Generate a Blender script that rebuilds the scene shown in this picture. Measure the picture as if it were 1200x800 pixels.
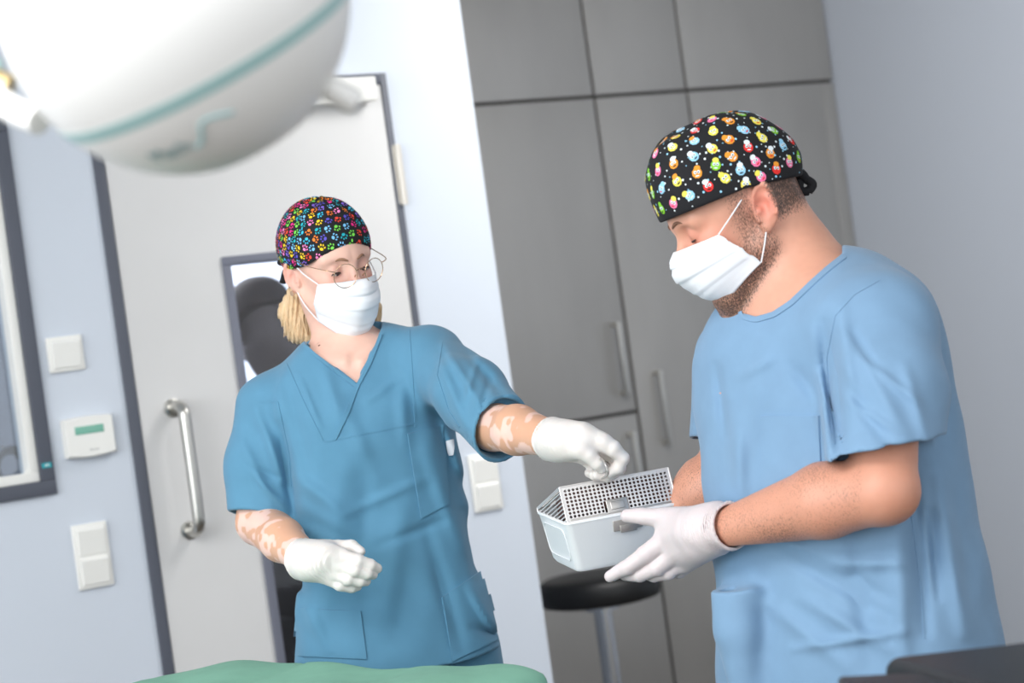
import bpy, bmesh, math, random
import numpy as np
from mathutils import Vector, Matrix
random.seed(7)
for o in list(bpy.data.objects): bpy.data.objects.remove(o)
SC = bpy.context.scene
COL = SC.collection

# ------------------------------------------------------------------ camera
FPX = 2500.0; ROLL = math.radians(7.85); CR, SR = math.cos(ROLL), math.sin(ROLL); CAMZ = 1.40
cam_d = bpy.data.cameras.new('camera'); cam = bpy.data.objects.new('camera', cam_d); COL.objects.link(cam)
m = Matrix(((CR, SR, 0, 0), (0, 0, -1, 0), (-SR, CR, 0, CAMZ), (0, 0, 0, 1)))
cam.matrix_world = m
cam_d.sensor_width = 36; cam_d.lens = FPX / 1200 * 36; cam_d.clip_start = 0.05
cam_d.dof.use_dof = True; cam_d.dof.focus_distance = 3.25; cam_d.dof.aperture_fstop = 4.6
SC.camera = cam
# ------------------------------------------------------------------ light
SC.view_settings.view_transform = 'Standard'; SC.view_settings.look = 'None'
SC.view_settings.gamma = 1; SC.view_settings.exposure = 0.0; SC.view_settings.use_curve_mapping = False
w = bpy.data.worlds.new('world'); SC.world = w; w.use_nodes = True
w.node_tree.nodes['Background'].inputs[0].default_value = (0.93, 0.965, 1.0, 1)
w.node_tree.nodes['Background'].inputs[1].default_value = 1.68
def area(name, loc, target, sx, sy, power, col=(1, 1, 1)):
    l = bpy.data.lights.new(name, 'AREA'); l.shape = 'RECTANGLE'; l.size = sx; l.size_y = sy; l.energy = power; l.color = col
    o = bpy.data.objects.new(name, l); COL.objects.link(o); o.location = loc
    o.rotation_euler = (Vector(target) - Vector(loc)).to_track_quat('-Z', 'Y').to_euler(); return o
area('ceiling_panel_light', (-1.0, 1.6, 2.78), (-0.7, 2.4, 0), 2.2, 1.6, 100, (1, .99, .97))
area('ceiling_panel_light', (1.1, 4.7, 2.78), (1.6, 6.2, .9), 1.4, 1.0, 75, (1, .99, .97))
area('window_daylight', (-3.2, 0.2, 1.9), (-0.2, 3.6, 1.2), 2.4, 1.8, 70, (.93, .97, 1))

# ------------------------------------------------------------------ helpers
def s2l(c):
    return tuple(((x / 255) / 12.92 if x / 255 <= .04045 else ((x / 255 + .055) / 1.055) ** 2.4) for x in c)
MATS = {}
def mat(name, srgb=None, rough=.5, metal=0., attr=None, bump=None, coat=0., sheen=0., emit=None, alpha=None, trans=None, sss=0., spec=None, mott=None, hair=None):
    if name in MATS: return MATS[name]
    M = bpy.data.materials.new(name); M.use_nodes = True; nt = M.node_tree; b = nt.nodes['Principled BSDF']
    if srgb: b.inputs['Base Color'].default_value = (*s2l(srgb), 1)
    b.inputs['Roughness'].default_value = rough; b.inputs['Metallic'].default_value = metal
    if spec is not None: b.inputs['Specular IOR Level'].default_value = spec
    b.inputs['Coat Weight'].default_value = coat; b.inputs['Sheen Weight'].default_value = sheen
    tc = nt.nodes.new('ShaderNodeTexCoord')
    if attr:
        a = nt.nodes.new('ShaderNodeAttribute'); a.attribute_name = attr
        nt.links.new(a.outputs['Color'], b.inputs['Base Color'])
        if hair:    # stubble and body hair: fine noise gated by a painted density
            h = nt.nodes.new('ShaderNodeAttribute'); h.attribute_name = 'Hair'; mp = nt.nodes.new('ShaderNodeMapping'); mp.inputs['Scale'].default_value = (1, 1, .45); mp.inputs['Rotation'].default_value = (0, .5, 0)
            n = nt.nodes.new('ShaderNodeTexNoise'); n.inputs['Scale'].default_value = 650; n.inputs['Detail'].default_value = 2
            ma = nt.nodes.new('ShaderNodeMath'); ma.operation = 'ADD'; mr = nt.nodes.new('ShaderNodeMapRange'); mr.inputs['From Min'].default_value = .78; mr.inputs['From Max'].default_value = 1.12
            mx = nt.nodes.new('ShaderNodeMixRGB'); mx.inputs[2].default_value = (*s2l(hair), 1)
            nt.links.new(tc.outputs['Object'], mp.inputs[0]); nt.links.new(mp.outputs[0], n.inputs['Vector']); nt.links.new(n.outputs[0], ma.inputs[0]); nt.links.new(h.outputs['Fac'], ma.inputs[1])
            nt.links.new(ma.outputs[0], mr.inputs['Value']); nt.links.new(mr.outputs[0], mx.inputs[0]); nt.links.new(a.outputs['Color'], mx.inputs[1]); nt.links.new(mx.outputs[0], b.inputs['Base Color'])
    if mott and srgb:   # gentle mottling (amount, scale, stretch)
        mp = nt.nodes.new('ShaderNodeMapping'); mp.inputs['Scale'].default_value = mott[2]
        n = nt.nodes.new('ShaderNodeTexNoise'); n.inputs['Scale'].default_value = mott[1]; n.inputs['Detail'].default_value = 4
        cr = nt.nodes.new('ShaderNodeValToRGB'); k = mott[0]; c = s2l(srgb)
        cr.color_ramp.elements[0].color = (*[x * (1 - k) for x in c], 1); cr.color_ramp.elements[1].color = (*[min(1, x * (1 + k)) for x in c], 1)
        cr.color_ramp.elements[0].position = .3; cr.color_ramp.elements[1].position = .7
        nt.links.new(tc.outputs['Object'], mp.inputs[0]); nt.links.new(mp.outputs[0], n.inputs['Vector'])
        nt.links.new(n.outputs[0], cr.inputs[0]); nt.links.new(cr.outputs[0], b.inputs['Base Color'])
    if bump:            # (scale, strength, distance, stretch)
        mp = nt.nodes.new('ShaderNodeMapping'); mp.inputs['Scale'].default_value = bump[3] if len(bump) > 3 else (1, 1, 1)
        n = nt.nodes.new('ShaderNodeTexNoise'); n.inputs['Scale'].default_value = bump[0]; n.inputs['Detail'].default_value = 5
        bp = nt.nodes.new('ShaderNodeBump'); bp.inputs['Strength'].default_value = bump[1]; bp.inputs['Distance'].default_value = bump[2]
        nt.links.new(tc.outputs['Object'], mp.inputs[0]); nt.links.new(mp.outputs[0], n.inputs['Vector'])
        nt.links.new(n.outputs[0], bp.inputs['Height']); nt.links.new(bp.outputs[0], b.inputs['Normal'])
    if emit: b.inputs['Emission Color'].default_value = (*s2l(emit[0]), 1); b.inputs['Emission Strength'].default_value = emit[1]
    if trans is not None: b.inputs['Transmission Weight'].default_value = trans
    if sss:
        b.inputs['Subsurface Weight'].default_value = sss; b.inputs['Subsurface Radius'].default_value = (1, .35, .2); b.inputs['Subsurface Scale'].default_value = .006
    MATS[name] = M; return M

def glass(name, tint=(1, 1, 1), refl=.08):
    if name in MATS: return MATS[name]
    M = bpy.data.materials.new(name); M.use_nodes = True; nt = M.node_tree; nt.nodes.remove(nt.nodes['Principled BSDF'])
    out = nt.nodes['Material Output']; t = nt.nodes.new('ShaderNodeBsdfTransparent'); t.inputs[0].default_value = (*tint, 1)
    g = nt.nodes.new('ShaderNodeBsdfGlossy'); g.inputs['Roughness'].default_value = .02
    mx = nt.nodes.new('ShaderNodeMixShader'); mx.inputs[0].default_value = refl
    nt.links.new(t.outputs[0], mx.inputs[1]); nt.links.new(g.outputs[0], mx.inputs[2]); nt.links.new(mx.outputs[0], out.inputs[0])
    MATS[name] = M; return M

def tag(o, label=None, cat=None, group=None, kind=None):
    if label: o['label'] = label
    if cat: o['category'] = cat
    if group: o['group'] = group
    if kind: o['kind'] = kind
    return o
def empty(name, loc=(0, 0, 0), label=None, cat=None, group=None):
    o = bpy.data.objects.new(name, None); COL.objects.link(o); o.location = loc; o.empty_display_size = .05
    tag(o, label, cat, group); bpy.context.view_layer.update(); return o
def mk(name, verts, faces, material, parent=None, smooth=True, attrs=None, mats=None, midx=None):
    me = bpy.data.meshes.new(name); me.from_pydata([tuple(map(float, v)) for v in verts] if not isinstance(verts, np.ndarray) else verts.tolist(), [], faces if isinstance(faces, list) else faces.tolist())
    me.update()
    if mats:
        for q in mats: me.materials.append(q)
        me.polygons.foreach_set('material_index', midx)
    else: me.materials.append(material)
    if smooth: me.polygons.foreach_set('use_smooth', [True] * len(me.polygons))
    if attrs is not None:
        for an, val in attrs.items():
            a = me.color_attributes.new(an, 'FLOAT_COLOR', 'POINT'); c = np.ones((len(me.vertices), 4), np.float32); c[:, :3] = val
            a.data.foreach_set('color', c.ravel())
    o = bpy.data.objects.new(name, me); COL.objects.link(o)
    if parent is not None:
        o.parent = parent; o.matrix_parent_inverse = parent.matrix_world.inverted()
    return o
class MB:
    def __init__(s): s.v = []; s.f = []; s.n = 0
    def add(s, v, f):
        s.v += [tuple(map(float, a)) for a in v]; s.f += [tuple(i + s.n for i in q) for q in f]; s.n += len(v)
    def box(s, fr, x0, x1, y0, y1, z0, z1, bev=0.):
        """fr maps (a,b,c)->world; a bevelled box"""
        bm = bmesh.new(); bmesh.ops.create_cube(bm, size=1)
        for q in bm.verts: q.co = Vector((x0 + (q.co.x + .5) * (x1 - x0), y0 + (q.co.y + .5) * (y1 - y0), z0 + (q.co.z + .5) * (z1 - z0)))
        if bev: bmesh.ops.bevel(bm, geom=bm.edges[:], offset=bev, segments=3, affect='EDGES', profile=.5)
        bm.verts.ensure_lookup_table(); s.add([fr(*q.co) for q in bm.verts], [[q.index for q in p.verts] for p in bm.faces]); bm.free()
    def tube(s, pts, r, n=12, closed=False, cap=True):
        P = [Vector(p) for p in pts]; N = len(P); rr = r if hasattr(r, '__len__') else [r] * N
        up = None; V = []
        for i in range(N):
            a = P[(i - 1) % N] if closed else P[max(i - 1, 0)]; b = P[(i + 1) % N] if closed else P[min(i + 1, N - 1)]
            t = (b - a).normalized()
            if up is None: up = t.orthogonal().normalized()
            up = (up - t * up.dot(t)).normalized(); w_ = t.cross(up)
            for k in range(n):
                an = 2 * math.pi * k / n; V.append(P[i] + (up * math.cos(an) + w_ * math.sin(an)) * rr[i])
        F = []
        for i in range(N if closed else N - 1):
            for k in range(n):
                j = (i + 1) % N; F.append((i * n + k, i * n + (k + 1) % n, j * n + (k + 1) % n, j * n + k))
        if cap and not closed: F += [tuple(reversed(range(n))), tuple(range((N - 1) * n, N * n))]
        s.add(V, F)
    def lathe(s, prof, o, ax=(0, 0, 1), n=40):
        ax = Vector(ax).normalized(); e1 = ax.orthogonal().normalized(); e2 = ax.cross(e1); o = Vector(o); V = []
        for r, h in prof:
            for k in range(n):
                an = 2 * math.pi * k / n; V.append(o + ax * h + (e1 * math.cos(an) + e2 * math.sin(an)) * max(r, 1e-5))
        F = [(i * n + k, i * n + (k + 1) % n, (i + 1) * n + (k + 1) % n, (i + 1) * n + k) for i in range(len(prof) - 1) for k in range(n)]
        s.add(V, F)
    def build(s, name, m_, parent=None, smooth=True, auto=True):
        o = mk(name, s.v, s.f, m_, parent, smooth)
        bm = bmesh.new(); bm.from_mesh(o.data); bmesh.ops.recalc_face_normals(bm, faces=bm.faces); bm.to_mesh(o.data); bm.free()
        if smooth and auto:
            o.data.set_sharp_from_angle(angle=math.radians(40))
        return o
IDF = lambda a, b, c: Vector((a, b, c))
def uv(x, y): return CR * (x - 600) - SR * (y - 400), SR * (x - 600) + CR * (y - 400)
def P3(x, y, Y):
    u, v = uv(x, y); return np.array([u * Y / FPX, Y, CAMZ - v * Y / FPX])
def pix(P):
    u = P[:, 0] / P[:, 1] * FPX; v = (CAMZ - P[:, 2]) / P[:, 1] * FPX
    return 600 + CR * u + SR * v, 400 - SR * u + CR * v

# ------------------------------------------------------------------ signed distance modelling
def unit(v): return v / np.linalg.norm(v)
def smin(a, b, k):
    h = np.clip(.5 + .5 * (b - a) / k, 0, 1); return b + (a - b) * h - k * h * (1 - h)
def smax(a, b, k): return -smin(-a, -b, k)
def cap(P, a, b, r1, r2=None):
    r2 = r1 if r2 is None else r2; a = np.asarray(a, float); b = np.asarray(b, float); ab = b - a
    t = np.clip(((P - a) @ ab) / (ab @ ab), 0, 1); return np.linalg.norm(P - a - t[:, None] * ab, axis=1) - (r1 + (r2 - r1) * t)
def ell(P, c, r, R=None, e=2.):
    q = P - np.asarray(c); r = np.asarray(r, float)
    if R is not None: q = q @ np.asarray(R)
    if e != 2.:
        k0 = (np.abs(q / r) ** e).sum(1) ** (1 / e); return (k0 - 1) * r.min() * 1.05
    k0 = np.linalg.norm(q / r, axis=1); k1 = np.linalg.norm(q / (r * r), axis=1) + 1e-9; return k0 * (k0 - 1) / k1
def sph(P, c, r): return np.linalg.norm(P - np.asarray(c), axis=1) - r
def chain(P, pts, rs, k=.01):
    d = None
    for i in range(len(pts) - 1):
        q = cap(P, pts[i], pts[i + 1], rs[i], rs[i + 1]); d = q if d is None else smin(d, q, k)
    return d
def poly2(x, y, poly):
    poly = np.asarray(poly, float); n = len(poly); d = np.full(x.shape, 1e9); s = np.ones(x.shape)
    for i in range(n):
        a = poly[i]; b = poly[i - 1]; ex, ey = b - a; wx, wy = x - a[0], y - a[1]
        t = np.clip((wx * ex + wy * ey) / (ex * ex + ey * ey), 0, 1); d = np.minimum(d, (wx - ex * t) ** 2 + (wy - ey * t) ** 2)
        c1 = y >= a[1]; c2 = y < b[1]; c3 = ex * wy > ey * wx
        s = np.where((c1 & c2 & c3) | (~c1 & ~c2 & ~c3), -s, s)
    return s * np.sqrt(d)
def loft(P, C, yaw, zs, a, b, cx=None, cy=None, e=2.3):
    zd = np.linspace(zs[0], zs[-1], 60)
    def sm(v):
        q = np.interp(zd, zs, v)
        for _ in range(6): q[1:-1] = .25 * q[:-2] + .5 * q[1:-1] + .25 * q[2:]
        return q
    cs, sn = math.cos(yaw), math.sin(yaw); z = P[:, 2]
    x = (P[:, 0] - C[0]) * cs + (P[:, 1] - C[1]) * sn; y = -(P[:, 0] - C[0]) * sn + (P[:, 1] - C[1]) * cs
    if cx is not None: x = x - np.interp(z, zd, sm(cx))
    if cy is not None: y = y - np.interp(z, zd, sm(cy))
    A = np.interp(z, zd, sm(a)); B = np.interp(z, zd, sm(b))
    q = ((np.abs(x) / A) ** e + (np.abs(y) / B) ** e) ** (1 / e); return (q - 1) * np.minimum(A, B) * .93
def ridges(P, segs):
    """cloth folds: (x0,y0,x1,y1,width_px,height_m) raised (or sunk) ridges running over the cloth"""
    X, Y = pix(P); d = np.zeros(len(P))
    for x0, y0, x1, y1, w_, h_ in segs:
        ex, ey = x1 - x0, y1 - y0; t = np.clip(((X - x0) * ex + (Y - y0) * ey) / (ex * ex + ey * ey), 0, 1)
        q = (X - x0 - ex * t) ** 2 + (Y - y0 - ey * t) ** 2; d += h_ * np.exp(-q / (w_ * w_)) * (.25 + .75 * np.sin(np.pi * np.clip(t * .9 + .05, 0, 1)))
    return d
def wav(P, s, a, ph=0.):
    x, y, z = P[:, 0] * s, P[:, 1] * s, P[:, 2] * s
    return a * (np.sin(x * 1.1 + 1.7 * np.sin(z * .63 + ph) + ph) * np.sin(y * .9 + 1.3 * np.sin(x * .7 + ph)) + .6 * np.sin(z * 1.3 + 1.9 * np.sin(x * .8 + y * .5 + ph * 2)))
def sub(P, c, r, fn):
    """evaluate fn only near a centre, a safe bound elsewhere"""
    D = np.linalg.norm(P - np.asarray(c), axis=1); o = D - r + .02; mk_ = D < r
    if mk_.any(): o[mk_] = fn(P[mk_])
    return o
def mesh_sdf(f, lo, hi, h, proj=True):
    lo = np.asarray(lo, float); hi = np.asarray(hi, float); B = 8
    n = (np.ceil((hi - lo) / h / B).astype(int)) * B
    nb = n // B; ii = np.stack(np.meshgrid(*[np.arange(k) for k in nb], indexing='ij'), -1).reshape(-1, 3)
    cen = lo + (ii * B + (B - 1) / 2) * h
    dc = np.concatenate([f(cen[i:i + 200000]) for i in range(0, len(cen), 200000)])
    F = np.full(n, 1., np.float32)
    rad = B * h * .9 * 1.7 + .004; act = np.abs(dc) < rad
    Fb = F.reshape(nb[0], B, nb[1], B, nb[2], B).transpose(0, 2, 4, 1, 3, 5)
    Fb[...] = np.where(dc < 0, -1., 1.).reshape(*nb, 1, 1, 1)
    off = np.stack(np.meshgrid(*[np.arange(B)] * 3, indexing='ij'), -1).reshape(-1, 3) * h
    ia = ii[act]
    for k in range(0, len(ia), 400):
        q = ia[k:k + 400]; pts = (lo + q[:, None, :] * B * h + off[None]).reshape(-1, 3)
        Fb[q[:, 0], q[:, 1], q[:, 2]] = f(pts).reshape(-1, B, B, B)
    F = Fb.transpose(0, 3, 1, 4, 2, 5).reshape(n)
    F[0] = F[-1] = 1; F[:, 0] = F[:, -1] = 1; F[:, :, 0] = F[:, :, -1] = 1
    S = F < 0; c = np.zeros(np.array(n) - 1, np.int8)
    for a in (0, 1):
        for b in (0, 1):
            for d in (0, 1): c += S[a:n[0] - 1 + a, b:n[1] - 1 + b, d:n[2] - 1 + d]
    cells = np.argwhere((c > 0) & (c < 8)); idx = np.full(c.shape, -1, np.int32); idx[tuple(cells.T)] = np.arange(len(cells))
    acc = np.zeros((len(cells), 3)); cnt = np.zeros(len(cells))
    for ax in range(3):
        o1, o2 = [k for k in range(3) if k != ax]
        for a in (0, 1):
            for b in (0, 1):
                p = cells.copy(); p[:, o1] += a; p[:, o2] += b; q = p.copy(); q[:, ax] += 1
                fa = F[tuple(p.T)]; fb = F[tuple(q.T)]; m_ = (fa < 0) != (fb < 0); t = np.where(m_, fa / (fa - fb + 1e-12), 0)
                pos = p.astype(float); pos[:, ax] += t; acc[m_] += pos[m_]; cnt[m_] += 1
    V = lo + acc / cnt[:, None] * h
    faces = []
    for ax in range(3):
        o1, o2 = (ax + 1) % 3, (ax + 2) % 3
        sl = [slice(1, n[k] - 1) for k in range(3)]; s2 = list(sl); s2[ax] = slice(2, n[ax])
        A, Bq = S[tuple(sl)], S[tuple(s2)]; e = np.argwhere(A != Bq) + 1
        ins = S[tuple(e.T)]
        def cell(d1, d2):
            q = e.copy(); q[:, o1] += d1; q[:, o2] += d2; return idx[tuple(q.T)]
        Q = np.stack([cell(-1, -1), cell(0, -1), cell(0, 0), cell(-1, 0)], 1); Q[~ins] = Q[~ins][:, ::-1]
        faces.append(Q[(Q >= 0).all(1)])
    Fc = np.concatenate(faces)
    if proj:
        d = f(V); g = grad(f, V, h * .5); V = V - g * np.clip(d, -h, h)[:, None]
    return V, Fc
def grad(f, V, e=.001):
    g = np.stack([f(V + np.eye(3)[k] * e) - f(V - np.eye(3)[k] * e) for k in range(3)], 1)
    return g / (np.linalg.norm(g, axis=1, keepdims=True) + 1e-9)
def sdf_obj(name, f, lo, hi, h, m_, parent, colf=None):
    V, Fc = mesh_sdf(f, lo, hi, h)
    at = None
    if colf:
        cv = colf(V); at = {'Col': cv[0], 'Hair': np.tile(cv[1][:, None], (1, 3))} if isinstance(cv, tuple) else {'Col': cv}
    return mk(name, V, Fc, m_, parent, attrs=at)
def march(f, O, D, n=70, k=.8):
    """sphere-trace rays O + t D"""
    O = np.asarray(O, float).copy()
    for _ in range(n): O = O + D * (f(O) * k)[:, None]
    return O
def cam_march(f, X, Y, Y0):
    X = np.asarray(X, float); Y = np.asarray(Y, float); u = CR * (X - 600) - SR * (Y - 400); v = SR * (X - 600) + CR * (Y - 400)
    D = np.stack([u / FPX, np.ones_like(u), -v / FPX], 1); O = np.array([0, 0, CAMZ]) + D * Y0; D = D / np.linalg.norm(D, axis=1, keepdims=True)
    return march(f, O, D)
def grid_faces(n, m_): return [(i * m_ + j, (i + 1) * m_ + j, (i + 1) * m_ + j + 1, i * m_ + j + 1) for i in range(n - 1) for j in range(m_ - 1)]
def patch(name, f, P, n, m_, off, thick, material, parent):
    """a piece of cloth laid on a surface: n x m grid of surface points P, standing off the surface, with turned edges"""
    N = grad(f, P, .003); top = P + N * (off + thick); bot = P + N * off * 0 - N * .001
    b = [i * m_ for i in range(n)] + [(n - 1) * m_ + j for j in range(1, m_)] + [i * m_ + m_ - 1 for i in range(n - 2, -1, -1)] + [j for j in range(m_ - 2, 0, -1)]
    ok = (np.abs(f(P)) < .004); okf = np.r_[ok, ok[b]]; top = np.where(ok[:, None], top, P[ok].mean(0)); bot = np.where(ok[:, None], bot, P[ok].mean(0))
    V = np.concatenate([top, bot[b]]); F = grid_faces(n, m_); k = n * m_; L = len(b)
    F += [(b[i], b[(i + 1) % L], k + (i + 1) % L, k + i) for i in range(L)]; F = [q for q in F if all(okf[i] for i in q) and max(np.linalg.norm(V[q[i]] - V[q[i - 1]]) for i in range(4)) < .03]
    MBx = MB(); MBx.add(V, F); return MBx.build(name, material, parent)
def quadpatch(name, f, c, Y0, material, parent, thick=.003, n=26):
    c = np.asarray(c, float); s, t = np.meshgrid(np.linspace(0, 1, n), np.linspace(0, 1, n), indexing='ij'); s = s.ravel()[:, None]; t = t.ravel()[:, None]
    q = c[0] * (1 - s) * (1 - t) + c[1] * s * (1 - t) + c[2] * s * t + c[3] * (1 - s) * t
    return patch(name, f, cam_march(f, q[:, 0], q[:, 1], Y0), n, n, 0, thick, material, parent)
def strip(name, f, pts, width, Y0, material, parent, thick=.0012, n=40, m_=4):
    pts = np.asarray(pts, float); L = np.r_[0, np.cumsum(np.linalg.norm(np.diff(pts, axis=0), axis=1))]; s = np.linspace(0, L[-1], n)
    c = np.stack([np.interp(s, L, pts[:, 0]), np.interp(s, L, pts[:, 1])], 1); t = np.gradient(c, axis=0); t /= np.linalg.norm(t, axis=1, keepdims=True)
    nn = np.stack([-t[:, 1], t[:, 0]], 1); w_ = np.linspace(-.5, .5, m_) * width
    q = (c[:, None, :] + nn[:, None, :] * w_[None, :, None]).reshape(-1, 2)
    return patch(name, f, cam_march(f, q[:, 0], q[:, 1], Y0), n, m_, 0, thick, material, parent)
def smooth_path(pts, k=6):
    P = [Vector(p) for p in pts]; out = []
    for i in range(len(P) - 1):
        a = P[max(i - 1, 0)]; b = P[i]; c = P[i + 1]; d = P[min(i + 2, len(P) - 1)]
        for j in range(k):
            t = j / k; out.append(.5 * ((2 * b) + (c - a) * t + (2 * a - 5 * b + 4 * c - d) * t * t + (-a + 3 * b - 3 * c + d) * t ** 3))
    out.append(P[-1]); return out

# ------------------------------------------------------------------ the room shell
TH = math.radians(32); DX = Vector((math.cos(TH), math.sin(TH), 0)); NX = Vector((math.sin(TH), -math.cos(TH), 0)); W0 = Vector((-.224, 5.297, 0))
def WF(t, n, z): return W0 + DX * t + NX * n + Vector((0, 0, z))
def wall_hit(x, y, off=0.):
    u, v = uv(x, y); Y = ((W0 + NX * off).dot(NX)) / ((u / FPX) * NX.x + NX.y); P = Vector((u / FPX * Y, Y, 0)); return (P - W0).dot(DX), CAMZ - v * Y / FPX
m_wall = mat('wall_paint', (206, 213, 223), .65, bump=(60, .12, .002))
m_wall_dim = mat('wall_paint_dim', (190, 196, 206), .6, bump=(60, .1, .002))  # same paint as the other walls, darkened for the weaker light here
m_dark = mat('anthracite_metal', (84, 88, 99), .45)
m_door = mat('door_laminate', (214, 213, 212), .45, mott=(.03, 3, (1, 1, 1)))
m_steel = mat('brushed_steel', (200, 198, 192), .3, 1., bump=(90, .1, .001, (1, 1, .05)))
m_white = mat('white_plastic', (238, 237, 232), .35)
m_floor = mat('floor_vinyl', (86, 78, 68), .45, mott=(.12, 8, (1, 1, 1)))
m_ceil = mat('ceiling_paint', (232, 234, 236), .8)
def struct(name, mb, m_, smooth=False): o = mb.build(name, m_, None, smooth); o['kind'] = 'structure'; return o
b = MB(); b.add([(-6, -3, 0), (7, -3, 0), (7, 12, 0), (-6, 12, 0)], [(0, 1, 2, 3)]); b.add([(-6, -3, -.1), (7, -3, -.1), (7, 12, -.1), (-6, 12, -.1)], [(3, 2, 1, 0)]); struct('floor', b, m_floor)
b = MB(); b.box(IDF, -5, 6, .4, 12, 2.82, 2.92); struct('ceiling', b, m_ceil)
WT = .12; ZC = 2.82
wl, wr, wb_, wt_ = -2.1, -.983, 1.202, 2.052     # window in the left part of the wall
dl, dr, dt = -.791, 0., 2.103                    # door opening
b = MB()
b.box(WF, -5, wl, -WT, 0, 0, ZC); b.box(WF, wl, wr, -WT, 0, 0, wb_); b.box(WF, wl, wr, -WT, 0, wt_, ZC)
b.box(WF, wr, dl, -WT, 0, 0, ZC); b.box(WF, dl, dr, -WT, 0, dt, ZC); b.box(WF, dr, .247, -WT, 0, 0, ZC)
struct('wall_back', b, m_wall)
CO = -1.25
b = MB(); b.box(WF, .127, .247, CO - .7, -WT, 0, ZC); struct('wall_recess', b, m_wall)
b = MB(); b.box(WF, 2.56, 2.68, CO - .7, 5.6, 0, ZC); struct('wall_right', b, m_wall_dim)
b = MB(); b.box(WF, .127, 2.68, CO - .8, CO - .68, 0, ZC); struct('wall_behind_cabinets', b, m_wall_dim)
# rooms beyond the two panes
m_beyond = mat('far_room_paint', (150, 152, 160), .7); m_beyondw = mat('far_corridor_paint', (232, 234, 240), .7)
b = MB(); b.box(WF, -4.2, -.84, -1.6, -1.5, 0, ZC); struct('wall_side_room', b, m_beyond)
b = MB(); b.box(WF, -.84, -.80, -3.1, -WT, 0, ZC); struct('wall_partition', b, m_beyond)
b = MB(); b.box(WF, -.84, .127, -3.2, -3.1, 0, ZC); struct('wall_corridor', b, m_beyondw)
area('side_room_fill', WF(-1.7, -.8, 2.7), WF(-1.2, -.9, 0), .8, .4, 7)  # unseen fill lamp added to brighten the room behind the left window
area('corridor_light', WF(-.40, -1.9, 2.75), WF(-.45, -2.6, 0), .8, .6, 200)
# left window
wn = empty('window_1', WF(wl, 0, wb_)); wn['kind'] = 'structure'
def frame_mb(t0, t1, z0, z1, w_, n0, n1, bev=.002):
    q = MB(); q.box(WF, t0, t1, n0, n1, z0, z0 + w_, bev); q.box(WF, t0, t1, n0, n1, z1 - w_, z1, bev); q.box(WF, t0, t0 + w_, n0, n1, z0 + w_, z1 - w_, bev); q.box(WF, t1 - w_, t1, n0, n1, z0 + w_, z1 - w_, bev); return q
frame_mb(wl, wr, wb_, wt_, .033, -WT, .012).build('window_frame', m_dark, wn)
q = frame_mb(wl + .033, wr - .033, wb_ + .033, wt_ - .033, .022, -.06, .004)
c0 = wr - .033 - .022; z0 = wb_ + .033 + .022
q.add([WF(c0, 0, z0), WF(c0 - .016, 0, z0), WF(c0 - .005, 0, z0 + .005), WF(c0, 0, z0 + .016)], [(0, 1, 2, 3)])
q.build('inner_frame', m_white, wn)
q = MB(); q.box(WF, wl + .05, wr - .05, -.04, -.034, wb_ + .05, wt_ - .05); q.build('pane', glass('window_glass', (.80, .86, .93), .10), wn)
q = MB(); q.box(WF, wr - .028, wr - .006, .012, .0135, 1.263, 1.274); st = q.build('sticker', mat('teal_label', (20, 160, 170), .4), wn); st['label'] = 'small teal sticker on the dark frame'
q = MB()
for i in range(4): q.box(WF, wr - .021 + i * .0025, wr - .0195 + i * .0025, .0135, .0138, 1.2665, 1.2715)
q.build('sticker_print', m_white, wn)
# hanging equipment behind the window
eq = empty('coiled_cable', WF(-.89, -.55, 1.27), 'dark coiled cable hanging behind the glass of the left window', 'cable')
q = MB()
for k in range(4):
    r_ = .030 + .004 * k; q.tube([WF(-.895 + r_ * math.cos(a), -.55 + .008 * k, 1.262 + r_ * 1.15 * math.sin(a)) for a in np.linspace(0, 2 * math.pi, 33)[:-1]], .0045, 8, closed=True)
q.build('coil', mat('black_rubber', (24, 25, 28), .5), eq)
q = MB(); q.tube([WF(-.84, -.55, 1.315), WF(-.90, -.55, 1.305), WF(-.91, -.55, 1.315)], .004, 8); q.build('wall_hook', m_steel, eq)
eq = empty('equipment_monitor', WF(-.98, -.52, 1.6), 'black monitor on an arm behind the glass of the left window', 'monitor')
q = MB(); q.box(WF, -1.25, -.874, -.50, -.46, 1.70, 1.86, .01); q.build('screen_housing', MATS['black_rubber'], eq)
q = MB(); q.tube([WF(-.93, -.49, 1.72), WF(-.875, -.52, 1.665), WF(-.856, -.56, 1.63)], .011, 10); q.build('bracket_arm', MATS['black_rubber'], eq)
# door with its frame, handle, hinge, closer and pane
door = empty('door_1', WF(dl, 0, 0)); door['kind'] = 'structure'
q = MB(); q.box(WF, dl, dl + .027, -WT, .008, 0, dt, .002); q.box(WF, dr - .017, dr, -WT, .008, 0, dt, .002); q.box(WF, dl + .027, dr - .017, -WT, .008, dt - .027, dt, .002); q.build('door_frame', m_dark, door)
pl, pr, pb, pt = -.508, -.2, .55, 1.69
q = MB(); y0, y1 = -.045, .004
q.box(WF, dl + .029, pl + .01, y0, y1, .008, dt - .029); q.box(WF, pr - .01, dr - .019, y0, y1, .008, dt - .029); q.box(WF, pl + .01, pr - .01, y0, y1, .008, pb + .01); q.box(WF, pl + .01, pr - .01, y0, y1, pt - .01, dt - .029)
q.build('door_leaf', m_door, door, False)
frame_mb(pl, pr, pb, pt, .021, -.05, .013).build('pane_frame', mat('grey_pane_frame', (112, 115, 128), .45), door)
q = MB(); q.box(WF, pl + .015, pr - .015, -.03, -.024, pb + .015, pt - .015); q.build('pane', glass('door_glass', (.86, .88, .92), .02), door)
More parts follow.
